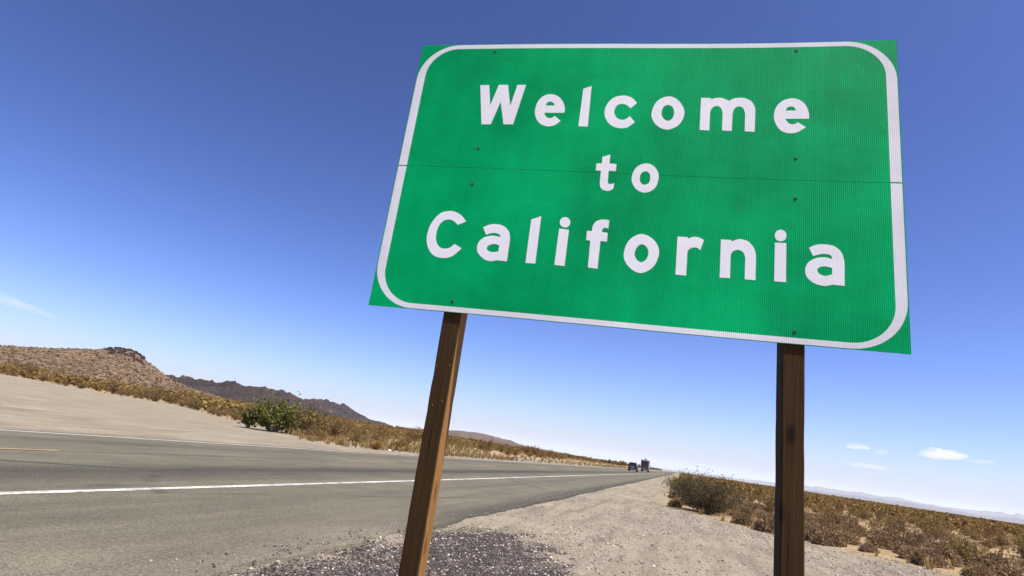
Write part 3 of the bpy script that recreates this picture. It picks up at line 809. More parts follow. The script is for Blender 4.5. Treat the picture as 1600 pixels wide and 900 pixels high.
def shrub_geo(seed, h, w, nstem, nleaf, lsize, lo=.25, r0=.012, curl=.25, dome=True, sub=3, clump=.14):
    """upright, many-stemmed desert shrub: returns (stems, leaves)"""
    rng = np.random.default_rng(seed)
    stems = []; tips = []
    for k in range(nstem):
        a = rng.random() * 6.283; rad = rng.random() ** .6
        top = np.array([math.cos(a) * rad * w * .5, math.sin(a) * rad * w * .5, h * (.62 + .38 * rng.random()) * (1 - .42 * rad ** 2 if dome else 1)])
        b0 = np.array([math.cos(a), math.sin(a), 0]) * w * .06 * rng.random(); b0[2] = -.05
        t = np.linspace(0, 1, 6)[:, None]
        mid = (b0 + top) / 2 + np.array([math.cos(a), math.sin(a), 0]) * -curl * w * .2 * rad + rng.normal(size=3) * .05 * h
        P = (1 - t) ** 2 * b0 + 2 * t * (1 - t) * mid + t * t * top
        stems.append(tube(P, r0, r0 * .3)); tips.append(P)
        for q in range(sub):
            i = rng.integers(2, 5); s0 = P[i]
            e0 = s0 + (rng.normal(size=3) * .16 + np.array([math.cos(a) * .1, math.sin(a) * .1, .16])) * h
            t3 = np.linspace(0, 1, 4)[:, None]
            P2 = s0 * (1 - t3) + e0 * t3 + np.sin(t3 * 3.14) * rng.normal(size=3) * .03 * h
            stems.append(tube(P2, r0 * .5, r0 * .2)); tips.append(P2)
    cen = np.concatenate([p[(0 if len(p) == 4 else 2):] for p in tips])
    cen = cen[cen[:, 2] > lo * h * .7]
    i = rng.integers(0, len(cen), nleaf)
    g3 = rng.normal(size=(nleaf, 3)); g3 /= np.maximum(1, np.linalg.norm(g3, axis=1) / 1.5)[:, None]
    C = cen[i] + g3 * np.array([1, 1, .75]) * clump * (w + h) * .25
    C = C[C[:, 2] > lo * h * .3 * rng.random(len(C))]
    return join(stems), leaves(C, lsize, rng)

def dome_geo(seed, h, w, n, ls):
    """low rounded clump, leaves over a dome of fine twigs"""
    rng = np.random.default_rng(seed)
    a = rng.random(n) * 6.283; el = np.arcsin(rng.random(n) ** .9)
    rr = (.62 + .38 * rng.random(n)) * (1 + .22 * np.sin(a * 3 + seed) * np.cos(el * 2 + seed))
    C = np.stack([np.cos(a) * np.cos(el) * rr * w * .5, np.sin(a) * np.cos(el) * rr * w * .5, np.sin(el) * rr * h], 1)
    d = C / (np.linalg.norm(C, axis=1)[:, None] + 1e-6) + rng.normal(size=C.shape) * .45
    d /= np.linalg.norm(d, axis=1)[:, None]
    e = np.cross(d, rng.normal(size=C.shape)); e /= np.linalg.norm(e, axis=1)[:, None]
    s = (ls * (.6 + .8 * rng.random(n)))[:, None]
    lv = np.stack([C - d * s * .6, C + e * s * .24, C + d * s * .6, C - e * s * .24], 1).reshape(-1, 3)
    st = []
    for k in range(26):
        aa = rng.random() * 6.283; ee = math.asin(rng.random() ** .8)
        tip = np.array([math.cos(aa) * math.cos(ee) * w * .48, math.sin(aa) * math.cos(ee) * w * .48, math.sin(ee) * h * .95])
        t = np.linspace(0, 1, 4)[:, None]
        st.append(tube(t * tip + np.sin(t * 3.14) * rng.normal(size=3) * .04 * w, .006, .002))
    return join(st), (lv, np.arange(4 * n).reshape(n, 4))

def grass_geo(seed, h, w, n):
    rng = np.random.default_rng(seed)
    a = rng.random(n) * 6.283; b = np.stack([np.cos(a), np.sin(a), 0 * a], 1) * (w * .22 * rng.random(n))[:, None]
    a2 = a + rng.normal(size=n) * .6; tip = b + np.stack([np.cos(a2) * w * .5, np.sin(a2) * w * .5, 0 * a], 1) * rng.random(n)[:, None]
    tip[:, 2] = h * (.5 + .5 * rng.random(n)); mid = (b * .45 + tip * .55); mid[:, 2] = tip[:, 2] * .68
    wd = np.stack([-np.sin(a2), np.cos(a2), 0 * a], 1) * (.010 + .012 * rng.random(n))[:, None] * (h / .4)
    V = np.stack([b - wd, b + wd, mid + wd * .8, mid - wd * .8, tip], 1).reshape(-1, 3)
    k = 5 * np.arange(n)[:, None]
    return V, (k + np.array([[0, 1, 2, 3]])), (k + np.array([[3, 2, 4]]))

def two_part(name, geo, lm, sm):
    (sv, sf), (lv, lf) = geo
    return mesh(name + '_branches', sv, sf, (sm,)), mesh(name + '_foliage', lv, lf, (lm,))

def one_mesh(name, geo, lm, sm):
    (sv, sf), (lv, lf) = geo
    return mesh(name, np.concatenate([sv, lv]), np.concatenate([sf, lf + len(sv)]), (lm, sm), mat_idx=np.concatenate([np.ones(len(sf)), np.zeros(len(lf))]))

def place(name, ms, x, y, sc, rz, label, cat, group=None, sz=None, z=None):
    zz = float(gz(x, y)) - .02 if z is None else z
    if isinstance(ms, tuple):
        r = obj(name, None, None, (x, y, zz)); r.empty_display_size = .2
        obj('branches', ms[0], r); obj('foliage', ms[1], r)
    else:
        r = obj(name, ms, None, (x, y, zz))
    r.rotation_euler = (0, 0, rz); r.scale = (sc, sc, sc * (sz or 1))
    return tag(r, label, cat, group)

# -- the bushes one notices
def ground_at(px, py, z=0.0):
    d = Vector(CR) * ((px - 800) / 924.43) - Vector(CU) * ((py - 450) / 924.43) + Vector(CF)
    t = (z - EYE) / d.z
    return d.x * t, d.y * t

B1 = two_part('bush', shrub_geo(401, 1.42, 3.1, 130, 9500, .055, .10, .012, .3, True, 4, .085), M['bushgreen'], M['twig'])
x, y = ground_at(1103, 802)
place('desert_shrub', B1, x, y, 1.0, .4, 'large dark olive bush between the road shoulder and the right post', 'bush')
B2 = two_part('bush', shrub_geo(402, 1.25, 1.9, 70, 4200, .055, .15, .010, .3, True, 4, .10), M['creosote'], M['twig'])
x, y = ground_at(1062, 772)
place('desert_shrub', B2, x, y, 1.0, 1.3, 'yellowish olive bush just behind the large dark bush, nearest the pavement', 'bush')
GB = two_part('bush', shrub_geo(403, 2.15, 3.5, 60, 4600, .17, .06, .026, .2, True, 4, .075), M['green'], M['pale_twig'])
x, y = ground_at(424, 674)
place('green_bush', GB, x, y, 1.0, .2, 'bright green leafy bush on the far side of the road', 'bush')
GS = two_part('bush', shrub_geo(404, 1.15, 1.25, 26, 1500, .15, .05, .02, .2, False, 3, .12), M['green'], M['pale_twig'])
x, y = ground_at(386, 668.5)
place('green_bush', GS, x, y, 1.0, .2, 'small green bush at the left foot of the bright green bush', 'bush')
x, y = ground_at(478, 676)
place('desert_shrub', two_part('bush', shrub_geo(405, 1.75, 3.0, 80, 6500, .09, .1, .014, .3, True, 4, .10), M['bushgreen'], M['twig']), x, y, 1.0, 0, 'dark olive bush right beside the bright green bush', 'bush')
x, y = ground_at(586, 702)
place('desert_shrub', two_part('bush', shrub_geo(406, .5, .9, 30, 1400, .07, .1, .01, .3, True, 3, .12), M['rust'], M['twig']), x, y, 1.0, 0, 'small rust coloured shrub at the far road edge left of the left post', 'bush')
x, y = ground_at(624, 703.5)
place('desert_shrub', two_part('bush', dome_geo(407, .55, 1.3, 1600, .12), M['creosote'], M['twig']), x, y, 1.0, 0, 'low rounded green tan clump at the far road edge behind the left post', 'bush')

x, y = ground_at(34, 592)
place('desert_shrub', two_part('bush', shrub_geo(408, 1.9, 3.6, 70, 4200, .14, .08, .018, .3, True, 3, .12), M['bushgreen'], M['twig']), x, y, 1.35, 0, 'wide dark olive bush at the left edge of the picture below the tan hill', 'bush')
x, y = ground_at(286, 634)
place('desert_shrub', two_part('bush', shrub_geo(409, 1.9, 3.4, 60, 3600, .13, .1, .018, .3, True, 3, .12), M['creosote'], M['twig']), x, y, 1.3, 0, 'tall golden olive bush at the edge of the clearing, left of the green bush', 'bush')

def bare_geo(seed, h, w, nstem):
    return shrub_geo(seed, h, w, nstem, 30, .03, .5, .018, .1, False, 7, .004)
for (px, py, hh, lab, sd) in ((1089, 757, 1.75, 'bare pale twiggy stalks standing above the large dark bush', 411), (1064, 751, 1.7, 'thin bare shrub poking up by the end of the visible road', 412), (1112, 752, 1.8, 'rightmost bare stalks rising behind the large dark bush', 413)):
    x, y = ground_at(px, py)
    place('dead_shrub', two_part('dead', bare_geo(sd, hh, 1.1, 9), M['bursage'], M['pale_twig']), x, y, 1.0, 0, lab, 'dead shrub')
x, y = ground_at(712, 696)
place('dead_shrub', two_part('dead', bare_geo(414, 2.7, 2.0, 12), M['bursage'], M['pale_twig']), x, y, 1.0, 0, 'bare grey twiggy shrub against the sky just right of the left post', 'dead shrub')

# -- the scrub: countable shrubs near by, one mass beyond
CRE = [(two_part('shrub', shrub_geo(420 + k, 1.0, 1.5, 46, 1150, .066, .08, .009, .3, True, 3, .12), M['creosote' if k == 1 else 'creosote2'], M['twig'])) for k in range(5)]
CRM = [one_mesh('shrub', shrub_geo(430 + k, 1.0, 1.55, 26, 620, .10, .05, .012, .3, True, 2, .14), M['creosote' if k % 2 else 'creosote2'], M['twig']) for k in range(5)]
BUR = [(two_part('clump', dome_geo(440 + k, .45, 1.0, 2600, .065), M['bursage'], M['twig'])) for k in range(4)]

def scatter(n, x0, x1, y0, y1, rng, mind, keep):
    out = []; grid = {}
    X = x0 + (x1 - x0) * rng.random(n); Y = y0 + (y1 - y0) * rng.random(n)
    ok = keep(X, Y)
    for x, y in zip(X[ok], Y[ok]):
        c = (int(x // mind), int(y // mind)); good = True
        for i in (-1, 0, 1):
            for j in (-1, 0, 1):
                for (a, b) in grid.get((c[0] + i, c[1] + j), ()):
                    if (a - x) ** 2 + (b - y) ** 2 < mind * mind: good = False
        if good: grid.setdefault(c, []).append((x, y)); out.append((x, y))
    return out

def in_view(X, Y, lo=-62, hi=30):
    a = np.degrees(np.arctan2(X, Y)); return (a > lo) & (a < hi) & (Y > 2)
rng = np.random.default_rng(501)
near_r = scatter(9000, -1, 40, 14, 60, rng, 1.9, lambda X, Y: in_view(X, Y, -5, 28) & (right_limit(X, Y) > 1.6 + 1.6 * rng.random(len(X))) & (np.hypot(X, Y) < 58) & (np.hypot(X - 1.0, Y - 22.5) > 2.4))
near_r.sort(key=lambda p: p[0] ** 2 + p[1] ** 2)
for i, (x, y) in enumerate(near_r[:165]):
    hgt = .30 + .48 * rng.random() ** 1.3 + (.12 if y > 28 else 0)
    place('creosote_shrub', CRE[i % 5] if math.hypot(x, y) < 36 else CRM[i % 5], x, y, hgt * (1.0 + .2 * rng.random()), rng.random() * 6.28, 'brown twiggy shrub on the dry plain right of the road', 'shrub', 'brown shrubs on the plain right of the road', .9 + .25 * rng.random())
far_from = math.hypot(*near_r[min(164, len(near_r) - 1)]) 
clumps = scatter(3000, -1, 24, 13, 40, rng, .75, lambda X, Y: in_view(X, Y, -4, 28) & (right_limit(X, Y) > .15) & (right_limit(X, Y) < 1.2 + 6 * rng.random(len(X)) ** 2) & (np.hypot(X - 1.0, Y - 22.5) > 1.8))
clumps.sort(key=lambda p: p[0] ** 2 + p[1] ** 2)
for i, (x, y) in enumerate(clumps[:80]):
    place('bursage_clump', BUR[i % 4], x, y, .42 + .65 * rng.random(), rng.random() * 6.28, 'low rounded grey tan clump bordering the sandy near shoulder', 'shrub', 'low clumps along the near shoulder', .75 + .5 * rng.random())
near_l = scatter(14000, -120, -17, 30, 110, rng, 2.0, lambda X, Y: in_view(X, Y, -60, -7) & (left_limit(X, Y) > .3) & (left_limit(X, Y) < 26) & (np.hypot(X + 26.3, Y - 36) > 3.4))
near_l.sort(key=lambda p: float(left_limit(np.array(p[0]), np.array(p[1]))) + .25 * math.hypot(*p))
for i, (x, y) in enumerate(near_l[:125]):
    dl = float(left_limit(np.array(x), np.array(y)))
    hgt = (.7 + 1.1 * rng.random() ** 1.5) * (.8 if dl < 2.0 else 1.1) * (.72 if x > -.66 * y else 1)
    place('creosote_shrub', CRM[i % 5], x, y, hgt, rng.random() * 6.28, 'olive brown shrub in the scrub beyond the far side of the road', 'shrub', 'shrubs beyond the far side of the road', .9 + .3 * rng.random())

def mass(name, pts, hs, protos, mats, label, rng):
    V = []; F = []; I = []; b = 0
    for k, ((x, y), h) in enumerate(zip(pts, hs)):
        pv, pf, pi_ = protos[k % len(protos)]
        a = rng.random() * 6.283; c, s = math.cos(a), math.sin(a); q = h * (.95 + .35 * rng.random())
        v = np.stack([(pv[:, 0] * c - pv[:, 1] * s) * q + x, (pv[:, 0] * s + pv[:, 1] * c) * q + y, pv[:, 2] * h], 1)
        V.append(v); F.append(pf + b); I.append(pi_); b += len(v)
    zz = gz(np.array([p[0] for p in pts]), np.array([p[1] for p in pts]))
    for v, z in zip(V, zz): v[:, 2] += z - .03
    return tag(obj(name, mesh(name, np.concatenate(V), np.concatenate(F), mats, mat_idx=np.concatenate(I))), label, 'scrub', None, 'stuff')

def proto(seed, nl, ls, ns):
    (sv, sf), (lv, lf) = shrub_geo(seed, 1.0, 1.6, ns, nl, ls, .02, .02, .3, True, 0, .17)
    rng = np.random.default_rng(seed)
    return np.concatenate([sv, lv]), np.concatenate([sf, lf + len(sv)]), np.concatenate([np.full(len(sf), 2), rng.integers(0, 2, len(lf)) if seed % 3 == 0 else np.full(len(lf), seed % 2)])
PM = [proto(460 + k, 130, .24, 3) for k in range(6)]
PF = [proto(470 + k, 46, .42, 0 + 2) for k in range(6)]
SM = (M['creosote'], M['creosote2'], M['twig'])
rng = np.random.default_rng(601)
pts = scatter(16000, -4, 75, far_from * .8, 165, rng, 2.6, lambda X, Y: in_view(X, Y, -3, 28) & (right_limit(X, Y) > 1.0) & (np.hypot(X, Y) > far_from) & (np.hypot(X, Y) < 160))
mass('scrub', pts, .6 + .5 * rng.random(len(pts)), PM, SM, 'brown scrub covering the plain on the right', rng)
pts = scatter(26000, -12, 420, 140, 900, rng, 4.2, lambda X, Y: in_view(X, Y, -2, 28) & (right_limit(X, Y) > 2.0) & (np.hypot(X, Y) > 158))
pts = pts[:7000]
mass('scrub', pts, 1.0 + .5 * rng.random(len(pts)), PF, SM, 'distant brown scrub reaching to the horizon on the right', rng)
used = set(near_l[:125])
pts = [p for p in near_l[125:]]
pts += scatter(30000, -230, -18, 34, 240, rng, 2.6, lambda X, Y: in_view(X, Y, -62, -4) & (left_limit(X, Y) > 14) & (np.hypot(X, Y) < 230))
pts = pts[:4200]
mass('scrub', pts, (1.0 + .8 * rng.random(len(pts))) * np.where(np.array([p[0] > -.66 * p[1] for p in pts]), .72, 1), PM, SM, 'olive brown scrub beyond the far side of the road', rng)
pts = scatter(26000, -520, -19, 150, 900, rng, 5.0, lambda X, Y: in_view(X, Y, -62, -1) & (left_limit(X, Y) > 2) & (np.hypot(X, Y) > 215) & (np.hypot(X, Y) < 760))
mass('scrub', pts[:6000], 1.5 + .8 * rng.random(len(pts)), PF, SM, 'distant scrub spreading below the hills on the left', rng)

# -- dry grass: nobody could count it
def grass(name, pts, hs, label, rng, n=16):
    pr = [grass_geo(700 + k, 1.0, 1.1, n) for k in range(6)]
    V = []; Q = []; T = []; b = 0
    zz = gz(np.array([p[0] for p in pts]), np.array([p[1] for p in pts]))
    for k, ((x, y), h, z) in enumerate(zip(pts, hs, zz)):
        v, q, t3 = pr[k % 6]; a = rng.random() * 6.283; c, s = math.cos(a), math.sin(a)
        V.append(np.stack([(v[:, 0] * c - v[:, 1] * s) * h + x, (v[:, 0] * s + v[:, 1] * c) * h + y, v[:, 2] * h + z - .01], 1)); Q.append(q + b); T.append(t3 + b); b += len(v)
    V = np.concatenate(V); Q = np.concatenate(Q); T = np.concatenate(T)
    F = np.concatenate([Q[:, [0, 1, 2]], Q[:, [0, 2, 3]], T])
    return tag(obj(name, mesh(name, V, F, (M['grass'],))), label, 'grass', None, 'stuff')
rng = np.random.default_rng(801)
pts = scatter(9000, -27, -15.0, 24, 60, rng, .33, lambda X, Y: in_view(X, Y) & (X < -15.4 - 1.5 * sstep(-Y, -40, -26)) & (Y > 28) & (left_limit(X, Y) > -4.0) & (rng.random(len(X)) < .25 + .75 * sstep(fbm(X * .35, Y * .2, 811), .4, .55)))
pts += scatter(9000, -28, -15.3, 58, 230, rng, .8, lambda X, Y: in_view(X, Y) & (rng.random(len(X)) < .8))
grass('dry_grass', pts, .18 + .3 * rng.random(len(pts)), 'dry golden grass along the far edge of the road', rng)
pts = scatter(16000, -1.5, 40, 14, 95, rng, .5, lambda X, Y: in_view(X, Y, -4, 28) & (right_limit(X, Y) > -.05) & (rng.random(len(X)) < .2 + .8 * sstep(fbm(X * .4, Y * .4, 812), .45, .6)))
grass('dry_grass', pts, .12 + .22 * rng.random(len(pts)), 'dry golden grass between the shrubs right of the road', rng)
pts = scatter(6000, -115, -24, 34, 110, rng, .8, lambda X, Y: in_view(X, Y) & (left_limit(X, Y) > -1.2) & (left_limit(X, Y) < 7))
grass('dry_grass', pts, .1 + .2 * rng.random(len(pts)), 'dry golden grass at the edge of the sandy clearing', rng)

# -- shrubs dotted over the tan hill and a rocky cap on its knob
rng = np.random.default_rng(851)
hx, hy, hzz, hq = HILLS[0]
sel = rng.choice(np.flatnonzero((hq.ravel() < .05) & (hq.ravel() > -.95) & (hzz.ravel() > 1.0)), 4200)
n = len(sel); V = ICO_V[None] * (1 + .6 * (rng.random((n, 12, 1)) - .5)) * (np.array([1, 1, .75]) * (.4 + .6 * rng.random((n, 1)) ** 2))[:, None, :]
C = np.stack([hx.ravel()[sel] + rng.normal(size=n) * 1.0, hy.ravel()[sel] + rng.normal(size=n) * .8, hzz.ravel()[sel] + .12], 1)
tag(obj('hill_scrub', mesh('hill_scrub', (V + C[:, None]).reshape(-1, 3), (ICO_F[None] + 12 * np.arange(n)[:, None, None]).reshape(-1, 3), (M['hillshrub'],))), 'shrubs dotted over the tan hill', 'scrub', None, 'stuff')
azh = np.degrees(np.arctan2(hx, hy)).ravel()
sel = rng.choice(np.flatnonzero((azh > -50.6) & (azh < -47.9) & (np.abs(hq.ravel() + .03) < .12)), 130)
n = len(sel); V = ICO_V[None] * (1 + .7 * (rng.random((n, 12, 1)) - .5)) * (np.array([1.5, 1.2, .8]) * (.6 + 1.3 * rng.random((n, 1)) ** 2))[:, None, :]
C = np.stack([hx.ravel()[sel], hy.ravel()[sel], hzz.ravel()[sel] + .2], 1)
tag(obj('rock_outcrop', mesh('rock_outcrop', (V + C[:, None]).reshape(-1, 3), (ICO_F[None] + 12 * np.arange(n)[:, None, None]).reshape(-1, 3), (M['hill_dark'],))), 'dark rocks capping the knob of the tan hill', 'rocks', None, 'stuff')

# -- two bits of litter
for (px, py, lab, sd) in ((92, 604.5, 'scrap of white litter at the edge of the sandy clearing', 861), (608, 704.2, 'scrap of white litter at the far road edge beside the left post', 862)):
    x, y = ground_at(px, py); r2 = np.random.default_rng(sd)
    s = .11 if py > 650 else .3
    V = ICO_V * (1 + .8 * (r2.random((12, 1)) - .5)) * np.array([1.3, .9, .5]) * s
    o = obj('litter', mesh('litter', V, ICO_F, (plain('white_litter_%d' % sd, (.75, .74, .72), .7),)), None, (x, y, float(gz(x, y)) + .35 * s))
    tag(o, lab, 'litter')

# ------------------------------------------------------------------ vehicles
M['suv_paint'] = plain('dark_blue_car_paint', (.012, .012, .013), .4, .5, .2, .1, 3)
M['glass'] = plain('tinted_glass', (.01, .012, .015), .12, .6, 0, .1, 3)
M['rubber'] = plain('tyre_rubber', (.02, .02, .02), .85, .2, 0, .2, 12)
M['rim'] = plain('wheel_rim', (.35, .35, .36), .4, .5, .7, .1, 12)
M['tail'] = plain('red_tail_lamp', (.25, .015, .012), .3, .5, 0, .1, 12)
M['rv_white'] = plain('cream_camper_shell', (.40, .38, .34), .5, .4, 0, .08, 4)
M['rv_rear_shade'] = plain('shade_toned_camper_rear', (.05, .04, .035), .55, .4, 0, .2, 4)  # shade on the rear wall and door, painted in as dark brown
M['truck_paint'] = plain('tan_truck_paint', (.16, .12, .06), .4, .5, 0, .1, 4)
M['bumper'] = plain('bumper_metal', (.10, .10, .10), .5, .5, .4, .1, 8)
M['plate'] = plain('number_plate', (.55, .55, .52), .5, .4, 0, .1, 20)

def wheel(parent, x0, x1, y, r):
    w = MB().cyl_x(x0, x1, y, r, r, 20).build('wheel', M['rubber'], parent, .02)
    out = x1 + .004 if x1 > 0 else x0 - .004
    MB().cyl_x(out - .03 if x1 > 0 else out, out if x1 > 0 else out + .03, y, r, r * .58, 14).build('rim', M['rim'], w)

# dark SUV driving away: rear at y = 0, front at +y
suv = tag(obj('suv', None, None, (-9.6, 131.0, float(road_z(-9.6)))), 'dark blue car driving away, left of the two vehicles', 'car')
body = [(0.0, .42), (-.02, .75), (.03, 1.02), (.12, 1.10), (3.15, 1.06), (4.45, .95), (4.62, .75), (4.6, .42), (4.2, .30), (.35, .30)]
MB().prism_x(body, -.93, .93).build('body', M['suv_paint'], suv, .05)
cab = MB(); lo = [(.10, 1.09), (3.25, 1.05)]; hi = [(.36, 1.74), (.75, 1.80), (2.0, 1.79), (2.45, 1.70)]
P = [(.10, 1.06), (.34, 1.70), (.75, 1.79), (1.95, 1.78), (2.4, 1.68), (3.25, 1.03)]
n = len(P); wl = [.88, .72, .68, .68, .70, .86]
cab.add([(-w, a, b) for (a, b), w in zip(P, wl)] + [(w, a, b) for (a, b), w in zip(P, wl)], [tuple(range(n))[::-1], tuple(range(n, 2 * n))] + [(i, (i + 1) % n, n + (i + 1) % n, n + i) for i in range(n)])
cab.build('roof', M['suv_paint'], suv, .03)
MB().add([(-.72, .085, 1.14), (.72, .085, 1.14), (.60, .285, 1.62), (-.60, .285, 1.62), (-.72, .16, 1.14), (.72, .16, 1.14), (.60, .36, 1.62), (-.60, .36, 1.62)],
         [(0, 1, 2, 3), (7, 6, 5, 4), (0, 4, 5, 1), (1, 5, 6, 2), (2, 6, 7, 3), (3, 7, 4, 0)]).build('rear_window', M['glass'], suv)
for s in (-1, 1):
    MB().add([(s * .868, .55, 1.12), (s * .868, 2.75, 1.12), (s * .715, 2.2, 1.66), (s * .715, .70, 1.66), (s * .80, .55, 1.12), (s * .80, 2.75, 1.12), (s * .64, 2.2, 1.66), (s * .64, .70, 1.66)],
             [(0, 1, 2, 3), (7, 6, 5, 4), (0, 4, 5, 1), (1, 5, 6, 2), (2, 6, 7, 3), (3, 7, 4, 0)]).build('side_window', M['glass'], suv)
    MB().box(min(s * .70, s * .90), max(s * .70, s * .90), -.045, .03, .78, 1.02).build('tail_light', M['tail'], suv, .012)
    x0, x1 = sorted((s * .70, s * .94))
    wheel(suv, x0, x1, .85, .37); wheel(suv, x0, x1, 3.65, .37)
    MB().box(min(s * .93, s * 1.10), max(s * .93, s * 1.10), 2.75, 2.88, 1.08, 1.24).build('mirror', M['suv_paint'], suv, .02)
MB().box(-.90, .90, -.10, .10, .40, .62).build('bumper', M['bumper'], suv, .03)
MB().box(-.26, .26, -.05, .0, .80, .92).build('number_plate', M['plate'], suv)

# truck camper
rv = tag(obj('truck_camper', None, None, (-9.25, 170.0, float(road_z(-9.25)))), 'tall cream camper truck with roof unit, right of the two vehicles', 'camper')
MB().prism_x([(.0, 1.0), (.0, 3.05), (.12, 3.15), (4.9, 3.15), (5.35, 2.75), (5.2, 2.15), (3.3, 2.05), (3.3, 1.0)], -1.12, 1.12).build('camper_shell', M['rv_white'], rv, .05)
MB().box(-.98, .98, -.03, .02, 1.06, 2.92).build('rear_wall', M['rv_rear_shade'], rv, .01)
MB().box(-.62, .62, -.05, -.025, 2.05, 2.65).build('rear_window', M['glass'], rv, .008)
d = MB().box(.05, .70, -.052, -.026, 1.1, 1.95).build('door', M['rv_rear_shade'], rv, .008)
MB().box(.12, .18, -.08, -.05, 1.45, 1.55).build('handle', M['bumper'], d)
MB().box(-.38, .38, 1.4, 2.3, 3.14, 3.44).build('roof_unit', M['bumper'], rv, .05)
lad = MB()
for s in (-.95, -.62): lad.box(s - .02, s + .02, -.10, -.06, 1.1, 3.2)
for k in range(7): lad.box(-.95, -.62, -.095, -.065, 1.2 + .28 * k, 1.23 + .28 * k)
lad.build('ladder', M['bumper'], rv)
MB().prism_x([(.1, .55), (.1, 1.02), (3.3, 1.02), (3.35, 1.9), (3.7, 1.95), (4.6, 1.88), (5.1, 1.25), (6.2, 1.15), (6.35, .95), (6.3, .5), (5.8, .42), (.5, .42)], -.98, .98).build('truck_body', M['truck_paint'], rv, .04)
for s in (-1, 1):
    MB().add([(s * .985, 3.6, 1.3), (s * .985, 4.75, 1.3), (s * .985, 4.45, 1.8), (s * .985, 3.6, 1.8), (s * .9, 3.6, 1.3), (s * .9, 4.75, 1.3), (s * .9, 4.45, 1.8), (s * .9, 3.6, 1.8)],
             [(0, 1, 2, 3), (7, 6, 5, 4), (0, 4, 5, 1), (1, 5, 6, 2), (2, 6, 7, 3), (3, 7, 4, 0)]).build('side_window', M['glass'], rv)
    MB().box(min(s * .78, s * .96), max(s * .78, s * .96), .055, .12, .68, .95).build('tail_light', M['tail'], rv, .01)
    x0, x1 = sorted((s * .66, s * 1.0))
    wheel(rv, x0, x1, 1.35, .42); wheel(rv, x0, x1, 5.2, .42)
    MB().box(min(s * 1.02, s * 1.3), max(s * 1.02, s * 1.3), 4.6, 4.68, 1.3, 1.62).build('mirror', M['bumper'], rv, .015)
MB().box(-1.0, 1.0, -.12, .08, .45, .62).build('bumper', M['bumper'], rv, .03)
MB().box(-.24, .24, .06, .095, .70, .84).build('number_plate', M['plate'], rv)

# ------------------------------------------------------------------ clouds, high above the haze
def cloud_mat(name, dens, sc_, lo):
    m = bpy.data.materials.new(name); m.use_nodes = True; t = m.node_tree; t.nodes.clear()
    o = t.nodes.new('ShaderNodeOutputMaterial'); v = t.nodes.new('ShaderNodeVolumePrincipled')
    v.inputs['Color'].default_value = (1, 1, 1, 1); v.inputs['Density'].default_value = dens; v.inputs['Anisotropy'].default_value = .2
    tc = t.nodes.new('ShaderNodeTexCoord'); nz = t.nodes.new('ShaderNodeTexNoise'); mp = t.nodes.new('ShaderNodeMapping')
    mp.inputs['Scale'].default_value = (sc_[0], sc_[1], sc_[2]); t.links.new(tc.outputs['Object'], mp.inputs['Vector']); t.links.new(mp.outputs[0], nz.inputs['Vector'])
    nz.inputs['Scale'].default_value = 1.0; nz.inputs['Detail'].default_value = 5; nz.inputs['Roughness'].default_value = .65
    r = t.nodes.new('ShaderNodeMapRange'); r.inputs['From Min'].default_value = lo; r.inputs['From Max'].default_value = lo + .25
    r.inputs['To Min'].default_value = 0; r.inputs['To Max'].default_value = dens * 1.6
    t.links.new(nz.outputs['Fac'], r.inputs['Value']); t.links.new(r.outputs[0], v.inputs['Density'])
    t.links.new(v.outputs[0], o.inputs['Volume']); return m

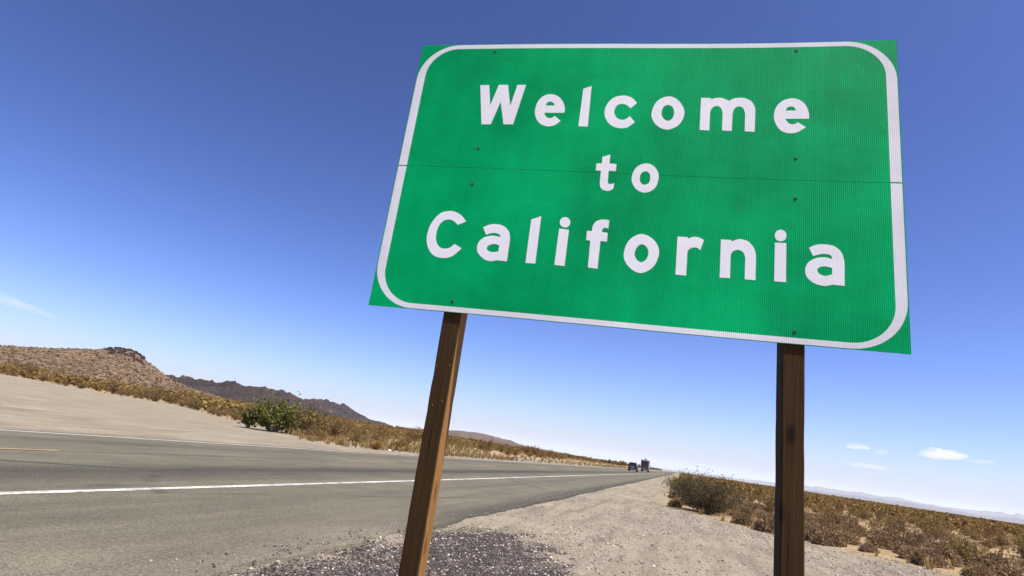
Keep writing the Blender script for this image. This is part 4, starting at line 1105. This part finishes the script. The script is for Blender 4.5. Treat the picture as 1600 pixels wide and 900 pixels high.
def cloud(az, el, D, wid, hei, dep, dens, label, seed, roll=0.0, taper=0.0, lo=.36):
    import bmesh
    bm = bmesh.new(); bmesh.ops.create_icosphere(bm, subdivisions=5, radius=1.0)
    V = np.array([v.co[:] for v in bm.verts])
    n = fbm(V[:, 0] * 1.6 + seed + V[:, 2] * .7, V[:, 1] * 1.6 + V[:, 2] * 1.2, seed, 5) - .5
    n2 = fbm(V[:, 0] * 4.2 + seed, V[:, 2] * 4.2 + V[:, 1] * 2, seed + 7, 4) - .5
    V = V * (1 + .9 * n + .5 * n2)[:, None]
    V[:, 2] = np.where(V[:, 2] < 0, V[:, 2] * .45, V[:, 2])
    V[:, 2] *= 1 - taper * (V[:, 0] + 1) / 2
    V = V * np.array([wid / 2, dep / 2, hei / 2])
    c, s = math.cos(roll), math.sin(roll)
    V = np.stack([V[:, 0] * c - V[:, 2] * s, V[:, 1], V[:, 0] * s + V[:, 2] * c], 1)
    for v, q in zip(bm.verts, V): v.co = q
    me = bpy.data.meshes.new('cloud'); bm.to_mesh(me); bm.free()
    me.materials.append(cloud_mat('cloud_vapour_%d' % seed, dens, (3.5 / wid, 2.0 / dep, 2.2 / hei), lo))
    a = math.radians(az)
    o = obj('cloud', me, None, (D * math.sin(a), D * math.cos(a), EYE + D * math.tan(math.radians(el))))
    o.rotation_euler = (0, 0, -a)
    return tag(o, label, 'cloud')
K = 20000.0
u = K / 924.43 * .92
cloud(19.45, 4.10, K, 48 * u, 19 * u, 450, .0030, 'largest small white cloud low over the plain at far right', 901)
cloud(13.75, 4.02, K, 34 * u, 11 * u, 350, .002, 'small white cloud just right of the right post, upper one', 902)
cloud(14.35, 2.62, K, 52 * u, 10 * u, 350, .0014, 'flat thin white cloud nearest the mountains right of the post', 903)
cloud(15.40, 3.84, K, 20 * u, 7 * u, 250, .0013, 'tiny white cloud between two others right of the post', 904)
cloud(21.65, 3.95, K, 40 * u, 7 * u, 300, .0008, 'faint cloud wisp at the far right', 905)
cloud(-57.3, 4.72, K, 120 * u, 30 * u, 500, .0008, 'faint wispy cloud at the left edge above the tan hill', 906, math.radians(-6), .75, .42)

# ------------------------------------------------------------------ the desert air
hz = bpy.data.materials.new('desert_air'); hz.use_nodes = True
t = hz.node_tree; t.nodes.clear()
o_ = t.nodes.new('ShaderNodeOutputMaterial'); v_ = t.nodes.new('ShaderNodeVolumePrincipled')
v_.inputs['Color'].default_value = (.76, .88, 1.0, 1); v_.inputs['Density'].default_value = HAZE; v_.inputs['Anisotropy'].default_value = .1
t.links.new(v_.outputs[0], o_.inputs['Volume'])
hb = MB().box(-52000, 52000, -15000, 52000, -75, 560)
air = hb.build('haze', hz)
tag(air, 'thin pale blue haze over the whole desert', 'haze', None, 'stuff')
